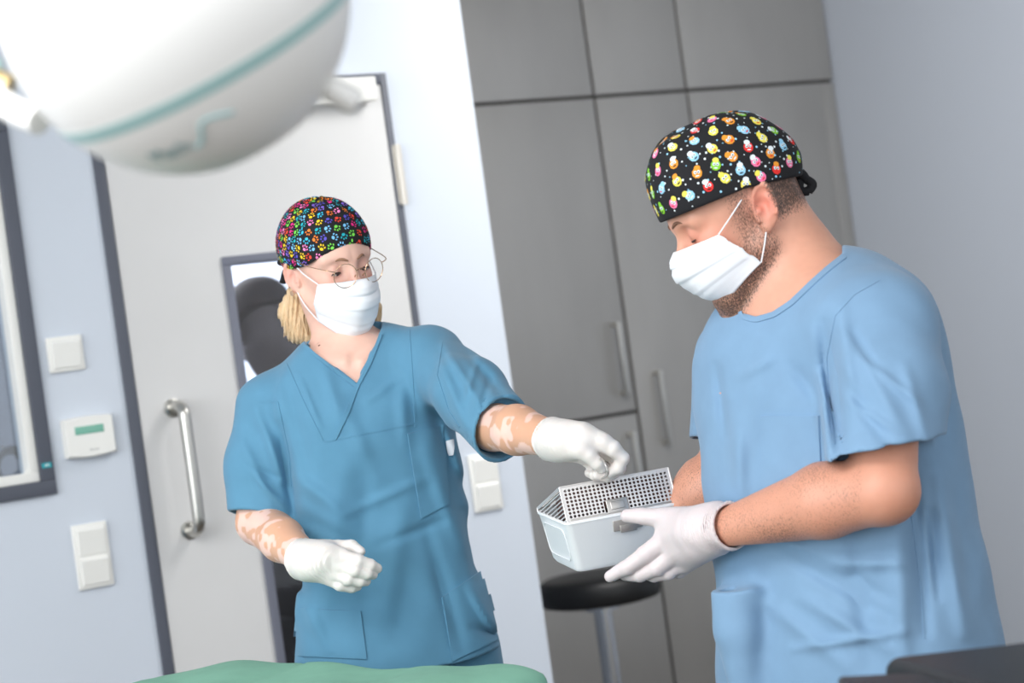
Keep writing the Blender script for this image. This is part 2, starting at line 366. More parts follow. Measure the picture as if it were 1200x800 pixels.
hp = [WF(-.68, .004, 1.355), WF(-.68, .04, 1.358), WF(-.68, .062, 1.345), WF(-.68, .068, 1.31), WF(-.68, .068, 1.12), WF(-.68, .062, 1.082), WF(-.68, .04, 1.068), WF(-.68, .004, 1.07)]
q = MB(); q.tube(smooth_path(hp, 6), .0145, 16)
q.lathe([(0, 0), (.022, 0), (.022, .004), (.015, .006)], WF(-.68, .004, 1.355), NX, 20); q.lathe([(0, 0), (.022, 0), (.022, .004), (.015, .006)], WF(-.68, .004, 1.07), NX, 20)
hd = q.build('door_handle', m_steel, door); hd['label'] = 'curved brushed steel pull handle'
m_hinge = mat('hinge_metal', (214, 209, 200), .4, .3)
q = MB(); q.tube([WF(.001, .014, 1.772), WF(.001, .014, 1.923)], .0085, 14)
for zz in (1.80, 1.85, 1.893): q.tube([WF(.001, .014, zz), WF(.001, .014, zz + .004)], .0095, 14)
q.box(WF, -.012, .008, .004, .010, 1.775, 1.92); q.build('hinge', m_hinge, door)
q = MB(); q.tube([WF(.001, .014, .3), WF(.001, .014, .45)], .0085, 14); q.box(WF, -.012, .008, .004, .010, .3, .45); q.build('hinge', m_hinge, door)
q = MB(); q.box(WF, -.56, -.058, .004, .058, 2.030, 2.088, .003); q.build('door_closer', m_white, door)
# switches
def switch(t0, t1, zb, zt, n, label, group=None):
    e_ = empty('light_switch', WF((t0 + t1) / 2, 0, zb), label, 'switch')
    q = MB(); q.box(WF, t0, t1, 0, .009, zb, zt, .003); q.build('switch_plate', m_white, e_)
    hgt = (zt - zb - .012) / n
    for k in range(n):
        z0 = zb + .006 + k * hgt; q = MB(); a = t0 + .009; c = t1 - .009; z1 = z0 + hgt - .0015; g = .0015
        # rocker: a wedge whose top edge stands proud
        q.add([WF(a, .009, z0 + g), WF(c, .009, z0 + g), WF(c, .009, z1), WF(a, .009, z1), WF(a + .002, .0125, z0 + .004), WF(c - .002, .0125, z0 + .004), WF(c - .002, .018, z1 - .008), WF(a + .002, .018, z1 - .008)],
              [(0, 1, 5, 4), (1, 2, 6, 5), (2, 3, 7, 6), (3, 0, 4, 7), (4, 5, 6, 7)])
        q.build('rocker', m_white, e_, False)
    return e_
switch(-.961, -.876, 1.470, 1.550, 1, 'white single wall switch above the room thermostat')
switch(-.962, -.878, .979, 1.125, 2, 'white double wall switch below the room thermostat, left of the door')
switch(.084, .168, .987, 1.132, 2, 'white double wall switch between the woman and the cabinets')
th = empty('thermostat', WF(-.89, 0, 1.277), 'white room thermostat with green display left of the door', 'thermostat')
q = MB(); prof = [(-.952 + i * .117 / 10, .005 * math.sin(math.pi * i / 10)) for i in range(11)]
V = []
for n_, s_ in ((0, 0), (.02, 0), (.026, .004)):
    for t_, bz in prof: V.append(WF(t_ + (s_ if t_ < -.89 else -s_), n_, 1.276 - bz + s_))
    for t_, bz in reversed(prof): V.append(WF(t_ + (s_ if t_ < -.89 else -s_), n_, 1.362 + bz * .7 - s_))
L = 22; F = [(k * L + i, k * L + (i + 1) % L, (k + 1) * L + (i + 1) % L, (k + 1) * L + i) for k in (0, 1) for i in range(L)] + [tuple(range(2 * L, 3 * L))]
q.add(V, F); q.build('housing', m_white, th)
q = MB(); q.box(WF, -.929, -.861, .026, .0272, 1.325, 1.343, .0004); q.build('display', mat('lcd_green', (120, 180, 160), .25), th)
q = MB(); q.box(WF, -.899, -.895, .0262, .0268, 1.286, 1.291); q.box(WF, -.893, -.878, .0262, .0266, 1.287, 1.2895); q.build('logo', mat('grey_print', (190, 190, 188), .5), th)

# ------------------------------------------------------------------ the built-in cabinets
m_cab = mat('metallic_laminate', (168, 166, 163), .38, .45, bump=(160, .10, .001, (1, 1, .03)), mott=(.05, 6, (1, 1, .3)))
m_gap = mat('cabinet_gap', (78, 76, 73), .6)
def CF(t, n, z): return WF(t, CO + n, z)
def cabinet(t0, t1, zb, zt, label, handle=None, dt1=None, filler=False):
    e_ = empty('cabinet', CF((t0 + t1) / 2, -.3, zb), label, 'cabinet', 'built-in grey cabinets in the recess')
    q = MB(); q.box(CF, t0 + .0005, t1 - .0005, -.66, -.021, zb + .0005, zt - .0005); q.build('body', m_gap, e_, False)
    d1 = dt1 or t1
    q = MB(); q.box(CF, t0 + .006, d1 - .006, -.019, 0, zb + .006, zt - .006, .0015); dd = q.build('door', m_cab, e_)
    if filler: q = MB(); q.box(CF, d1 - .001, t1 - .002, -.019, -.004, zb + .006, zt - .006, .001); q.build('filler_strip', m_cab, e_)
    if handle:
        tt, z0, z1 = handle; q = MB(); q.box(CF, tt - .008, tt + .008, .028, .040, z0, z1, .002); q.box(CF, tt - .006, tt + .006, 0, .03, z0, z0 + .014, .001); q.box(CF, tt - .006, tt + .006, 0, .03, z1 - .014, z1, .001)
        q.build('handle', m_steel, dd)
    return e_
GZ = 2.175
cabinet(.80, 1.5, GZ, 2.80, 'grey overhead cabinet, left one of the top row next to the pale wall')
cabinet(1.5, 1.889, GZ, 2.80, 'narrow grey overhead cabinet in the middle of the top row')
cabinet(1.889, 2.558, GZ, 2.80, 'grey overhead cabinet touching the right wall')
cabinet(.80, 1.5, 1.111, GZ, 'wide grey cabinet beside the pale wall with bar handle at chest height', (1.447, 1.172, 1.416))
cabinet(.80, 1.5, .10, 1.111, 'low grey cabinet behind the stool with handle near its top edge', (1.449, .80, 1.048))
cabinet(1.5, 1.889, .10, GZ, 'tall narrow grey cabinet left of the man with long bar handle', (1.59, .985, 1.237))
cabinet(1.889, 2.558, .10, GZ, 'tall wide grey cabinet mostly hidden behind the man', (1.98, .985, 1.237), 2.50, True)
q = MB(); q.box(CF, .80, 2.558, -.6, -.05, 0, .10); struct('baseboard_cabinets', q, m_gap)

# ------------------------------------------------------------------ bar stool
sp = P3(711, 715, 6.16); SX, SY = sp[0] - .012, 6.16
sc = P3(705, 683, 6.16); SZ = sc[2]
m_blackv = mat('black_leatherette', (14, 14, 16), .45, bump=(60, .2, .002)); m_chrome = mat('chrome', (200, 202, 205), .16, 1.)
stl = empty('bar_stool', (SX, SY, 0), 'round black stool seat on a chrome column in front of the grey cabinets', 'stool')
q = MB(); R_ = .176; q.lathe([(0, -.055), (R_ * .8, -.055), (R_ * .96, -.048), (R_, -.03), (R_, .0), (R_ * .97, .016), (R_ * .88, .026), (R_ * .5, .030), (0, .031)], (SX, SY, SZ), n=56); q.build('seat', m_blackv, stl)
q = MB(); q.lathe([(.05, -.075), (.05, -.055)], (SX, SY, SZ)); q.lathe([(.027, -.30), (.027, -.06)], (SX, SY, SZ)); q.lathe([(.032, -.30 - (SZ - .36)), (.032, -.30), (.026, -.298)], (SX, SY, SZ)); q.build('column', m_chrome, stl)
q = MB(); q.tube([(SX + .19 * math.cos(a), SY + .19 * math.sin(a), .24) for a in np.linspace(0, 2 * math.pi, 41)[:-1]], .011, 10, closed=True)
for a in (0, 2.09, 4.19): q.tube([(SX + .03 * math.cos(a), SY + .03 * math.sin(a), .24), (SX + .19 * math.cos(a), SY + .19 * math.sin(a), .24)], .009)
q.build('foot_ring', m_chrome, stl)
q = MB()
for k in range(5):
    a = k * 2 * math.pi / 5 + .3; q.tube([(SX, SY, .10), (SX + .24 * math.cos(a), SY + .24 * math.sin(a), .075)], [.022, .014])
q.build('star_base', m_chrome, stl)
for k in range(5):
    a = k * 2 * math.pi / 5 + .3; q = MB(); cx, cy = SX + .24 * math.cos(a), SY + .24 * math.sin(a); q.tube([(cx - .02, cy, .03), (cx + .02, cy, .03)], .03, 16); q.tube([(cx, cy, .05), (cx, cy, .08)], .008); q.build('caster', m_blackv, stl)

#PART2
# ------------------------------------------------------------------ people: shared pieces
def frameR(F, roll=0.):
    """columns: forward, left, up of a head"""
    F = Vector(F).normalized(); L = Vector((0, 0, 1)).cross(F).normalized(); U = F.cross(L)
    if roll: q = Matrix.Rotation(roll, 3, F); L = q @ L; U = q @ U
    return np.array([F, L, U]).T
EYE = np.array([.0765, .0315, .012])
def head_sdf(Q, fem=False):
    A = np.stack([Q[:, 0], np.abs(Q[:, 1]), Q[:, 2]], 1)
    k = .93 if fem else 1.
    d = ell(Q, (.003, 0, .045 if not fem else .040), (.097 if not fem else .0925, .076 * (.94 if fem else 1), .088 if not fem else .080))
    d = smin(d, ell(Q, (.033, 0, -.026), (.060, .058 * k, .078)), .03)
    d = smin(d, cap(A, (.006, .054 * k, -.044), (.072, .018 * k, -.088), .017 * k, .015 * k), .022)
    d = smin(d, sph(Q, (.078, 0, -.088), .018), .02)
    d = smin(d, sph(A, (.062, .035, -.012), .020), .022)
    d = smin(d, cap(A, (.084, .010, .033), (.072, .044, .032), .0105 if fem else .0125), .014)
    d = smax(d, -sph(A, (.100, .031, .013), .0165), .012)
    d = smin(d, sph(A, EYE, .0142), .004)
    d = smin(d, cap(Q, (.088, 0, .020), (.112, 0, -.017), .0068, .0105), .010)
    d = smin(d, sph(A, (.101, .0115, -.023), .0082), .007)
    d = smin(d, cap(A, (.0985, 0, -.0475), (.086, .023, -.051), .0062, .004), .006)
    d = smin(d, cap(A, (.0975, 0, -.0575), (.086, .021, -.053), .0068, .004), .004)
    # ear
    def ear(B):
        c = np.array([-.016, .0765, .004]); R = np.array([[.91, .41, 0], [-.41, .91, 0], [0, 0, 1.]])
        q = (B - c) @ R; q[:, 0] = q[:, 0] - .22 * q[:, 2] * -1; root = cap(B, (-.002, .058, .012), (-.010, .068, -.006), .011, .009)
        body = ell(q, (0, 0, 0), (.0185, .0055, .032))
        ang = np.sqrt((q[:, 0] / .0165) ** 2 + (q[:, 2] / .029) ** 2); rim = np.sqrt(((ang - 1) * .021) ** 2 + (q[:, 1] - .004) ** 2) - .0034
        rim = np.where(q[:, 2] < -.018, rim + .004, rim)
        body = smax(body, -ell(q, (.004, .006, -.001), (.0095, .008, .016)), .004)
        body = smax(body, -ell(q, (-.001, .008, .016), (.010, .0055, .008)), .003)
        e_ = smin(body, rim, .003); e_ = smin(e_, sph(q, (.011, .003, -.004), .0042), .003); e_ = smin(e_, ell(q, (.006, 0, -.027), (.0085, .0045, .009)), .004); return smin(e_, root, .006)
    if fem: e_ = sub(A, (-.005, .072, -.008), .07, lambda B: ear((B - [-.010, .0705, -.006]) / .88 + [-.016, .0765, .004]) * .88)
    else: e_ = sub(A, (-.012, .078, .002), .07, ear)
    return smin(d, e_, .005)
def local(O, R, fn): return lambda P: fn((P - O) @ R)
def polyS(P, poly, Y): X, Yp = pix(P); return poly2(X, Yp, poly) * Y / FPX
def hand_sdf(palm, fingers, kp=.012):
    """palm: list of (point,radius) chains from wrist to knuckles; fingers: chains of points and radii"""
    def f(P):
        d = None
        for pts, rs in palm: q = chain(P, pts, rs, .008); d = q if d is None else smin(d, q, kp)
        g = None
        for pts, rs in fingers: q = chain(P, pts, rs, .003); g = q if g is None else smin(g, q, .0016)
        return smin(d, g, .006)
    return f
m_skinw = mat('skin_pale', None, .5, attr='Col', sss=.12, bump=(420, .08, .0006)); m_skinm = mat('skin_ruddy', None, .48, attr='Col', hair=(84, 64, 54), sss=.12, bump=(380, .12, .0006))
m_tw = mat('teal_blue_cotton', (83, 136, 166), .8, sheen=.15, bump=(900, .12, .0006), mott=(.03, 30, (1, 1, 1)))
m_tm = mat('light_blue_cotton', (118, 152, 183), .8, sheen=.15, bump=(900, .12, .0006), mott=(.03, 30, (1, 1, 1)))
m_maskm = mat('mask_fabric', (238, 240, 244), .8, bump=(700, .15, .0005))
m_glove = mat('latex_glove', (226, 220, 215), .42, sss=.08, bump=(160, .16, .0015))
m_glovem = mat('latex_glove_pinkish', (212, 201, 202), .45, sss=.08, bump=(200, .2, .0015))  # pinkish grey latex of the man's gloves
m_capb = mat('black_cap_cotton', (17, 17, 22), .85, bump=(900, .15, .0006))
m_hairb = mat('blonde_hair', (216, 186, 146), .5, bump=(60, .5, .003, (1, 1, .2)), mott=(.22, 140, (1, 1, .12)))
m_brow = mat('brow_hair', (150, 112, 88), .7); m_hairm = mat('brown_hair', (82, 66, 58), .7, bump=(300, .6, .002))
m_gold = mat('gold_wire', (205, 170, 140), .25, .9); m_shoe = mat('white_clog', (225, 226, 228), .5)
m_lash = mat('dark_lash', (58, 44, 42), .6); m_eye = mat('eye_white', (205, 195, 190), .25); m_iris = mat('iris', (62, 70, 78), .2)
rng = np.random.default_rng(3)
def fbm(P, s):
    """cheap smooth value noise on points"""
    q = P * s; i = np.floor(q).astype(np.int64); f = q - i; f = f * f * (3 - 2 * f); o = 0
    for a in (0, 1):
        for b_ in (0, 1):
            for c in (0, 1):
                h = np.sin((i[:, 0] + a) * 127.1 + (i[:, 1] + b_) * 311.7 + (i[:, 2] + c) * 74.7) * 43758.5453; h = h - np.floor(h)
                o = o + h * np.where(a, f[:, 0], 1 - f[:, 0]) * np.where(b_, f[:, 1], 1 - f[:, 1]) * np.where(c, f[:, 2], 1 - f[:, 2])
    return o
def ss(x, a, b): t = np.clip((x - a) / (b - a), 0, 1); return t * t * (3 - 2 * t)
def mix(c, d, w_): return c * (1 - w_[:, None]) + np.asarray(d) * w_[:, None]

def face_parts(O, R, hsdf, fem, person, lid=.0, brow_mat=None, S=np.ones(3)):
    """eyes (looking down: a narrow slit), lashes, brows"""
    for s in (-1, 1):
        def W(p): return O + R @ (np.array(p) * S)
        c = EYE * [1, s, 1]
        def ring(az, el, r): return W(c + r * np.array([math.cos(el) * math.cos(az), math.cos(el) * math.sin(az), math.sin(el)]))
        azs = np.linspace(-.80, .80, 15)
        lo = lambda a: -.62 + .16 * (a / .8) ** 2; hi = lambda a: lo(a) + (.46 if fem else .10) * max(0, 1 - (a / .8) ** 2) ** .7 + .005
        V = []; r_ = .01455
        for a in azs:
            for t in np.linspace(0, 1, 4): V.append(ring(a, lo(a) + (hi(a) - lo(a)) * t, r_))
        mi = [(1 if abs(azs[i] + .05 - (-.25 * s if fem else 0)) < .36 else 0) for i in range(14) for j in range(3)]
        o = mk('eyeball', V, grid_faces(15, 4), None, person, mats=[m_eye, m_iris], midx=mi)
        q = MB(); q.tube([ring(a, hi(a), r_ + .0004) for a in azs], [.0005 + .0011 * math.sin(math.pi * (k + 1) / 16) for k in range(15)], 6); q.build('eyelashes', m_lash, person)
        q = MB(); pts = []; bn = 12
        for k in range(bn):
            t = k / (bn - 1); p = np.array([[.13, s * (.010 + .045 * t), (.0290 if fem else .0335) + .007 * math.sin(t * 2.4) - .004 * t]]); p = O + (p * S) @ R.T
            pts.append(march(hsdf, p, np.tile(-R[:, 0] * 1. - R[:, 1] * s * .5 * t, (1, 1)), 60, .6)[0])
        q.tube(pts, [.0005 + .0021 * math.sin(math.pi * min(1, .15 + .85 * (k / (bn - 1)))) for k in range(bn)], 8); q.build('eyebrow', brow_mat or m_brow, person)
def mask_parts(O, R, person, midF, midU, eF, eU, eL, ear_attach, S=np.ones(3)):
    n, m_ = 41, 45; V = []
    ts = np.linspace(0, 1, m_); ss_ = np.linspace(-1, 1, n)
    for s in ss_:
        for t in ts:
            mF = np.interp(t, [0, .12, .35, .6, .82, 1], midF); mU = np.interp(t, [0, .12, .35, .6, .82, 1], midU)
            ef = np.interp(t, [0, 1], eF); eu = np.interp(t, [0, 1], eU); el = np.interp(t, [0, .5, 1], eL)
            a = abs(s); p_ = 1.9 + .6 * min(1, t * 2.2)
            F_ = ef + (mF - ef) * (1 - a ** p_); U_ = eu + (mU - eu) * (1 - a ** 1.7); Lq = el * (a ** .92) * np.sign(s)
            pl_ = ((t * 4.0) % 1.0); env = (1 if .18 < t < .92 else 0); d = .0028 * (pl_ - .5) * env * (.5 + .5 * (1 - a ** 2))
            d += .0012 * math.sin(9 * s + 5 * t) * (1 - a) + .001 * math.sin(17 * t + 3 * s)
            V.append(O + R @ (np.array([F_ + d, Lq * (1 + d * 6), U_]) * S))
    V = np.array(V); o = mk('mask', V, grid_faces(n, m_), m_maskm, person)
    md = o.modifiers.new('thickness', 'SOLIDIFY'); md.thickness = .0012; md.offset = -1
    for s in (0, n - 1):
        sd = -1 if s == 0 else 1; top, bot = V[s * m_], V[s * m_ + m_ - 1]; e = [O + R @ (np.array(p) * [1, sd, 1] * S) for p in ear_attach]
        q = MB(); q.tube(smooth_path([top, (top + e[0]) / 2 + R[:, 1] * sd * .004, e[0]], 6), .0011, 6); q.tube(smooth_path([bot, (bot + e[1]) / 2 + R[:, 1] * sd * .004, e[1]], 6), .0011, 6); q.build('ear_loop', m_maskm, person)
    return o
def legs(C, yaw, zt, m_, person, w_=.095, lean=0.):
    """trousers and shoes below the tunic"""
    cs, sn = math.cos(yaw), math.sin(yaw)
    def W(x, y, z): return np.array([C[0] + x * cs - y * sn, C[1] + x * sn + y * cs, z])
    def f(P):
        d = None
        for s in (-1, 1):
            q = chain(P, [W(s * w_, 0, zt - .05), W(s * w_ * 1.1, .0, .50), W(s * w_ * 1.15, .02, .07)], [.080, .072, .070], .02)
            d = q if d is None else smin(d, q, .02)
        d = smin(d, chain(P, [W(-w_ * .55, 0, zt - .04), W(w_ * .55, 0, zt - .04)], [.095, .095]), .03)
        d = smax(d, P[:, 2] - zt + .01, .01); return smax(d + wav(P, 30, .002), .045 - P[:, 2], .01)
    lo = [C[0] - .4, C[1] - .4, 0]; hi = [C[0] + .4, C[1] + .4, zt + .1]
    sdf_obj('trousers', f, lo, hi, .008, m_, person)
    for s in (-1, 1):
        a = W(s * w_ * 1.15, .05, .045); b_ = W(s * w_ * 1.25, -.14, .04)
        f2 = lambda P: smax(smin(cap(P, a, b_, .045, .04), cap(P, a, a + [0, 0, .03], .045), .02), .0 - P[:, 2] + .002, .004)
        sdf_obj('shoe', f2, np.minimum(a, b_) - .07, np.maximum(a, b_) + .09, .007, m_shoe, person)

# ------------------------------------------------------------------ the woman
wom = empty('person', (-.26, 3.57, 0), 'woman in teal-blue scrub tunic, paw-print cap, glasses and white mask lifting the basket', 'person')
WO = P3(383, 315, 3.60); WR = frameR((math.sin(math.radians(33)) * math.cos(math.radians(13)), -math.cos(math.radians(33)) * math.cos(math.radians(13)), -math.sin(math.radians(13))), math.radians(5))
WS = np.array([.95, .86, .93])
def wl_(p): return WO + WR @ (np.array(p) * WS)
WC = (-.262, 3.58); WYAW = math.radians(8)
Wz = [.82, .90, 1.0, 1.15, 1.26, 1.33, 1.385, 1.425, 1.46]
def w_torso(P, ins=0.):
    return loft(P, WC, WYAW, Wz, [x - ins for x in (.178, .172, .160, .147, .151, .160, .150, .105, .066)], [x - ins * .8 for x in (.125, .120, .108, .100, .112, .108, .086, .068, .06)],
                [.002, .002, .002, 0, -.003, -.002, -.002, -.004, -.004], [0, 0, 0, 0, -.006, -.004, 0, .004, .008])
wRs, wRe, wRw = P3(316, 478, 3.60), P3(303, 612, 3.56), P3(360, 655, 3.37)
wLs, wLe, wLw = P3(508, 425, 3.55), P3(578, 500, 3.33), P3(652, 515, 3.14)
nbW = P3(412, 412, 3.60)
W_hem_r = P3(306, 602, 3.565); W_hem_l = P3(588, 503, 3.31)
# near-axis directions of the two sleeves
def w_skin(P):
    d = sub(P, WO, .24, lambda q: head_sdf((q - WO) @ WR / WS, True) * .94)
    d = smin(d, cap(P, wl_((-.018, 0, -.035)), nbW + [0, .0, -.01], .047, .050), .018)
    d = smin(d, cap(P, nbW + [-.01, .02, .0], wRs + [.03, .01, .0], .040, .034), .03); d = smin(d, cap(P, nbW + [.01, .02, .0], wLs + [-.03, .01, -.014], .032, .028), .02)
    d = smin(d, smax(smax(w_torso(P, .012), 1.1 - P[:, 2], .01), P[:, 2] - 1.445, .03), .03)
    # collar bones and throat
    d = smin(d, cap(P, P3(404, 424, 3.515), P3(365, 425, 3.53), .006, .005), .018); d = smin(d, cap(P, P3(425, 424, 3.515), P3(440, 414, 3.53), .006, .004), .018)
    d = smin(d, chain(P, [wRs, wRe, (wRe + wRw) / 2 + [0, 0, .001], wRw], [.046, .036, .035, .0235], .012), .03)
    d = smin(d, chain(P, [wLs, wLe, wLe * .6 + wLw * .4 + [0, 0, .003], wLw], [.040, .036, .037, .0245], .012), .03)
    return d
def w_col(V):
    base = np.array(s2l((230, 186, 168))); c = np.tile(base, (len(V), 1)); Q = (V - WO) @ WR / WS
    n = fbm(V, 60) * .5 + fbm(V, 160) * .5
    c *= (.96 + .08 * n)[:, None]
    A = np.stack([Q[:, 0], np.abs(Q[:, 1]), Q[:, 2]], 1)
    c = mix(c, s2l((230, 150, 135)), .55 * np.exp(-((A - [.075, .04, -.018]) ** 2).sum(1) / .022 ** 2))
    c = mix(c, s2l((226, 140, 128)), .5 * np.exp(-((A - [.112, 0, -.018]) ** 2).sum(1) / .016 ** 2))
    c = mix(c, s2l((222, 138, 125)), .6 * np.exp(-((A - [-.012, .085, .0]) ** 2).sum(1) / .022 ** 2))
    c = mix(c, s2l((196, 140, 128)), .45 * np.exp(-((A - EYE - [.008, 0, .004]) ** 2).sum(1) / .013 ** 2))
    c = mix(c, s2l((200, 160, 120)), 1. * (ss(-Q[:, 0], .018, .035) * ss(Q[:, 2], -.05, -.03) * ss(.083 - A[:, 1], 0, .01) * ss(-Q[:, 2], -.04, -.02)))  # hairline
    m_ = np.exp(-((V - P3(374, 404, 3.555)) ** 2).sum(1) / .003 ** 2); c = mix(c, s2l((90, 45, 35)), np.clip(m_, 0, 1))
    arm = np.clip(ss(V[:, 2], 1.30, 1.26) + 0, 0, 1) * 1.
    X, Yp = pix(V); arm = ((X > 555) & (V[:, 1] < 3.45)) | ((X < 375) & (Yp > 560)); v = fbm(V, 34) * .55 + fbm(V + 3, 85) * .45
    pat = ss(v, .50, .54) * arm
    top = ss(Yp, 530, 500)
    pat = np.where(X > 500, ss(v + .12 * top, .52, .57) * arm, pat)
    c = mix(c, s2l((212, 160, 126)), pat * .8); c = mix(c, s2l((240, 205, 192)), (1 - pat) * arm * .6)
    return c
sdf_obj('body', w_skin, (-.56, 3.02, 1.08), (.12, 3.80, 1.74), .0026, m_skinw, wom, w_col)
face_parts(WO, WR, w_skin, True, wom, S=WS)
# tunic
Wfold = [(350, 440, 375, 500, 4, .002), (430, 470, 470, 440, 5, .002), (300, 560, 330, 590, 4, .0025), (290, 545, 325, 560, 4, -.002), (410, 600, 500, 560, 6, .0018), (440, 640, 520, 610, 6, -.002), (370, 620, 330, 680, 5, .0025), (560, 420, 545, 470, 4, .002), (575, 440, 560, 490, 4, -.002), (300, 480, 330, 560, 7, .004), (285, 520, 318, 590, 6, .003), (330, 500, 345, 600, 8, -.005), (350, 560, 400, 600, 9, .004), (345, 600, 420, 640, 9, -.003), (338, 450, 365, 560, 9, -.003),
         (520, 405, 560, 470, 6, .004), (535, 400, 590, 465, 6, -.003), (515, 420, 545, 500, 7, .004), (505, 470, 528, 540, 9, -.003), (500, 530, 540, 640, 10, .004), (520, 500, 545, 560, 6, .004),
         (545, 600, 560, 680, 6, -.004), (470, 600, 450, 740, 14, .004), (500, 620, 540, 760, 9, -.004), (400, 560, 380, 720, 16, .004), (430, 540, 425, 700, 12, -.003), (350, 690, 385, 760, 7, .003),
         (345, 640, 360, 720, 8, -.004), (550, 690, 580, 740, 6, .004), (555, 735, 585, 745, 6, -.003), (400, 470, 440, 560, 10, .003), (470, 450, 475, 520, 8, .003), (380, 430, 400, 500, 8, .003)]
Vpoly = [(352, 396), (368, 412), (392, 430), (418, 449), (430, 424), (441, 400), (447, 383), (446, 330), (350, 330)]
def w_tunic(P):
    d = smax(w_torso(P), P[:, 2] - 1.452, .02)
    d = smin(d, cap(P, nbW + [-.012, .03, -.012], wRs + [.02, 0, .0], .052, .054), .03); d = smin(d, cap(P, nbW + [.014, .03, -.006], wLs + [-.01, 0, 0], .052, .056), .03)
    d = smax(d, .888 - P[:, 2] + .04 * (P[:, 0] + .26), .004)
    aR, aL = unit(W_hem_r - wRs), unit(W_hem_l - wLs)
    sR = chain(P, [wRs, wRs * .5 + W_hem_r * .5 + [-.006, 0, 0], W_hem_r + aR * .03], [.058, .060, .0545], .02); sL = chain(P, [wLs, wLs * .45 + W_hem_l * .55 + [0, 0, .006], W_hem_l + aL * .03], [.058, .057, .0525], .02)
    sR = smax(sR, (P - W_hem_r) @ aR, .002); sL = smax(sL, (P - W_hem_l) @ unit(aL + [.25, 0, .10]), .002)
    d = smin(d, sR, .028); d = smin(d, sL, .028)
    rd = np.clip(2.1 * ridges(P, Wfold), -.007, .012) + wav(P, 26, .0016) + wav(P, 55, .0007, 1.); d = d - rd
    hR = np.maximum(cap(P, W_hem_r - aR * .05, W_hem_r + aR * .06, .0495, .0495), -(P - W_hem_r) @ aR - .022); hL = np.maximum(cap(P, W_hem_l - aL * .05, W_hem_l + aL * .06, .047, .047), -(P - W_hem_l) @ aL - .022)
    tw_ = -w_torso(P); d = smax(d, -np.maximum(hR, tw_), .002); d = smax(d, -np.maximum(hL, tw_), .002)
    inn = np.maximum(w_torso(P, .006) + .002 - rd, P[:, 2] - .93)
    d = smax(d, -inn, .002)
    v = np.maximum(polyS(P, Vpoly, 3.52), P[:, 1] - 3.60 - (P[:, 2] - 1.40) * .3); d = smax(d, -v, .003)
    return d
tun = sdf_obj('tunic', w_tunic, (-.60, 3.12, .84), (.10, 3.78, 1.52), .0036, m_tw, wom)
quadpatch('pocket', w_tunic, [(477, 508), (519, 498), (525, 590), (493, 607)], 3.0, m_tw, tun)
quadpatch('pocket', w_tunic, [(517, 700), (570, 664), (591, 745), (530, 775)], 3.0, m_tw, tun)
quadpatch('pocket', w_tunic, [(349, 712), (423, 716), (430, 772), (344, 768)], 3.0, m_tw, tun)
m_seamw = m_tw
for pts, w_ in (([(335, 425), (355, 470), (378, 516)], 1.6), ([(380, 517), (430, 507), (486, 496)], 1.6), ([(479, 386), (483, 440), (487, 500)], 1.6), ([(421, 450), (408, 480), (393, 515)], 1.8), ([(300, 470), (325, 470), (338, 530), (341, 570)], 1.4),
                ([(518, 400), (512, 440), (525, 480), (538, 500)], 1.4), ([(478, 516), (520, 506)], 1.3), ([(518, 712), (571, 678)], 1.3), ([(349, 722), (424, 726)], 1.3)):
    strip('seam', w_tunic, pts, w_ * 1.5, 3.0, m_seamw, tun, .0010)
strip('neckband', w_tunic, [(350, 398), (368, 414), (392, 433), (417, 452)], 5, 3.0, m_tw, tun, .0018); strip('neckband', w_tunic, [(392, 514), (406, 484), (419, 451), (433, 425), (446, 392)], 5, 3.0, m_tw, tun, .0025)
lb = quadpatch('label_tag', w_tunic, [(524, 516), (529.5, 515), (531.5, 532), (526.5, 533)], 3.0, mat('white_tag', (225, 228, 235), .6), tun, .004, 6); lb['label'] = 'small white label in the side seam'
legs((-.262, 3.58), WYAW, .95, m_tw, wom)
# cap with paw prints
def w_capl(Q):
    Q = Q / WS; d = ell(Q, (-.004, 0, .046), (.0995, .0825, .0840), None, 2.15)
    d = smin(d, ell(Q, (-.075, 0, .035), (.035, .05, .045)), .03)
    ang = np.arctan2(Q[:, 1], Q[:, 0]); d = d - .0016 * np.sin(ang * 9 + 1.5 * np.sin(ang * 2)) * ss(Q[:, 2], .07, .13) - wav(Q, 45, .0009)
    cut = .032 + .26 * Q[:, 0] - np.clip(-Q[:, 0] - .02, 0, 1) * .35 + Q[:, 1] ** 2 * -4.2
    d = smax(d, cut - Q[:, 2], .004)
    return smax(d, -ell(Q, (-.004, 0, .032), (.0945, .0775, .078)), .001) * .93
w_cap = local(WO, WR, w_capl)
cap_w = sdf_obj('surgical_cap', w_cap, WO - .17, WO + [.17, .17, .20], .003, m_capb, wom)
def tie(O, R, pts, person, r=.006):
    q = MB()
    for ch in pts: q.tube(smooth_path([O + R @ np.array(p) for p in ch], 5), [r * (1 if i else .8) for i in range((len(ch) - 1) * 5 + 1)], 8)
    return q.build('cap_tie', m_capb, person)
tie(WO, WR, [[(-.085, -.01, .0), (-.105, -.022, -.01), (-.10, -.035, -.03)], [(-.085, .01, .0), (-.10, .02, -.012), (-.098, .03, -.032)], [(-.07, -.052, .012), (-.09, -.02, .002), (-.09, .02, .002), (-.07, .05, .012)]], wom)
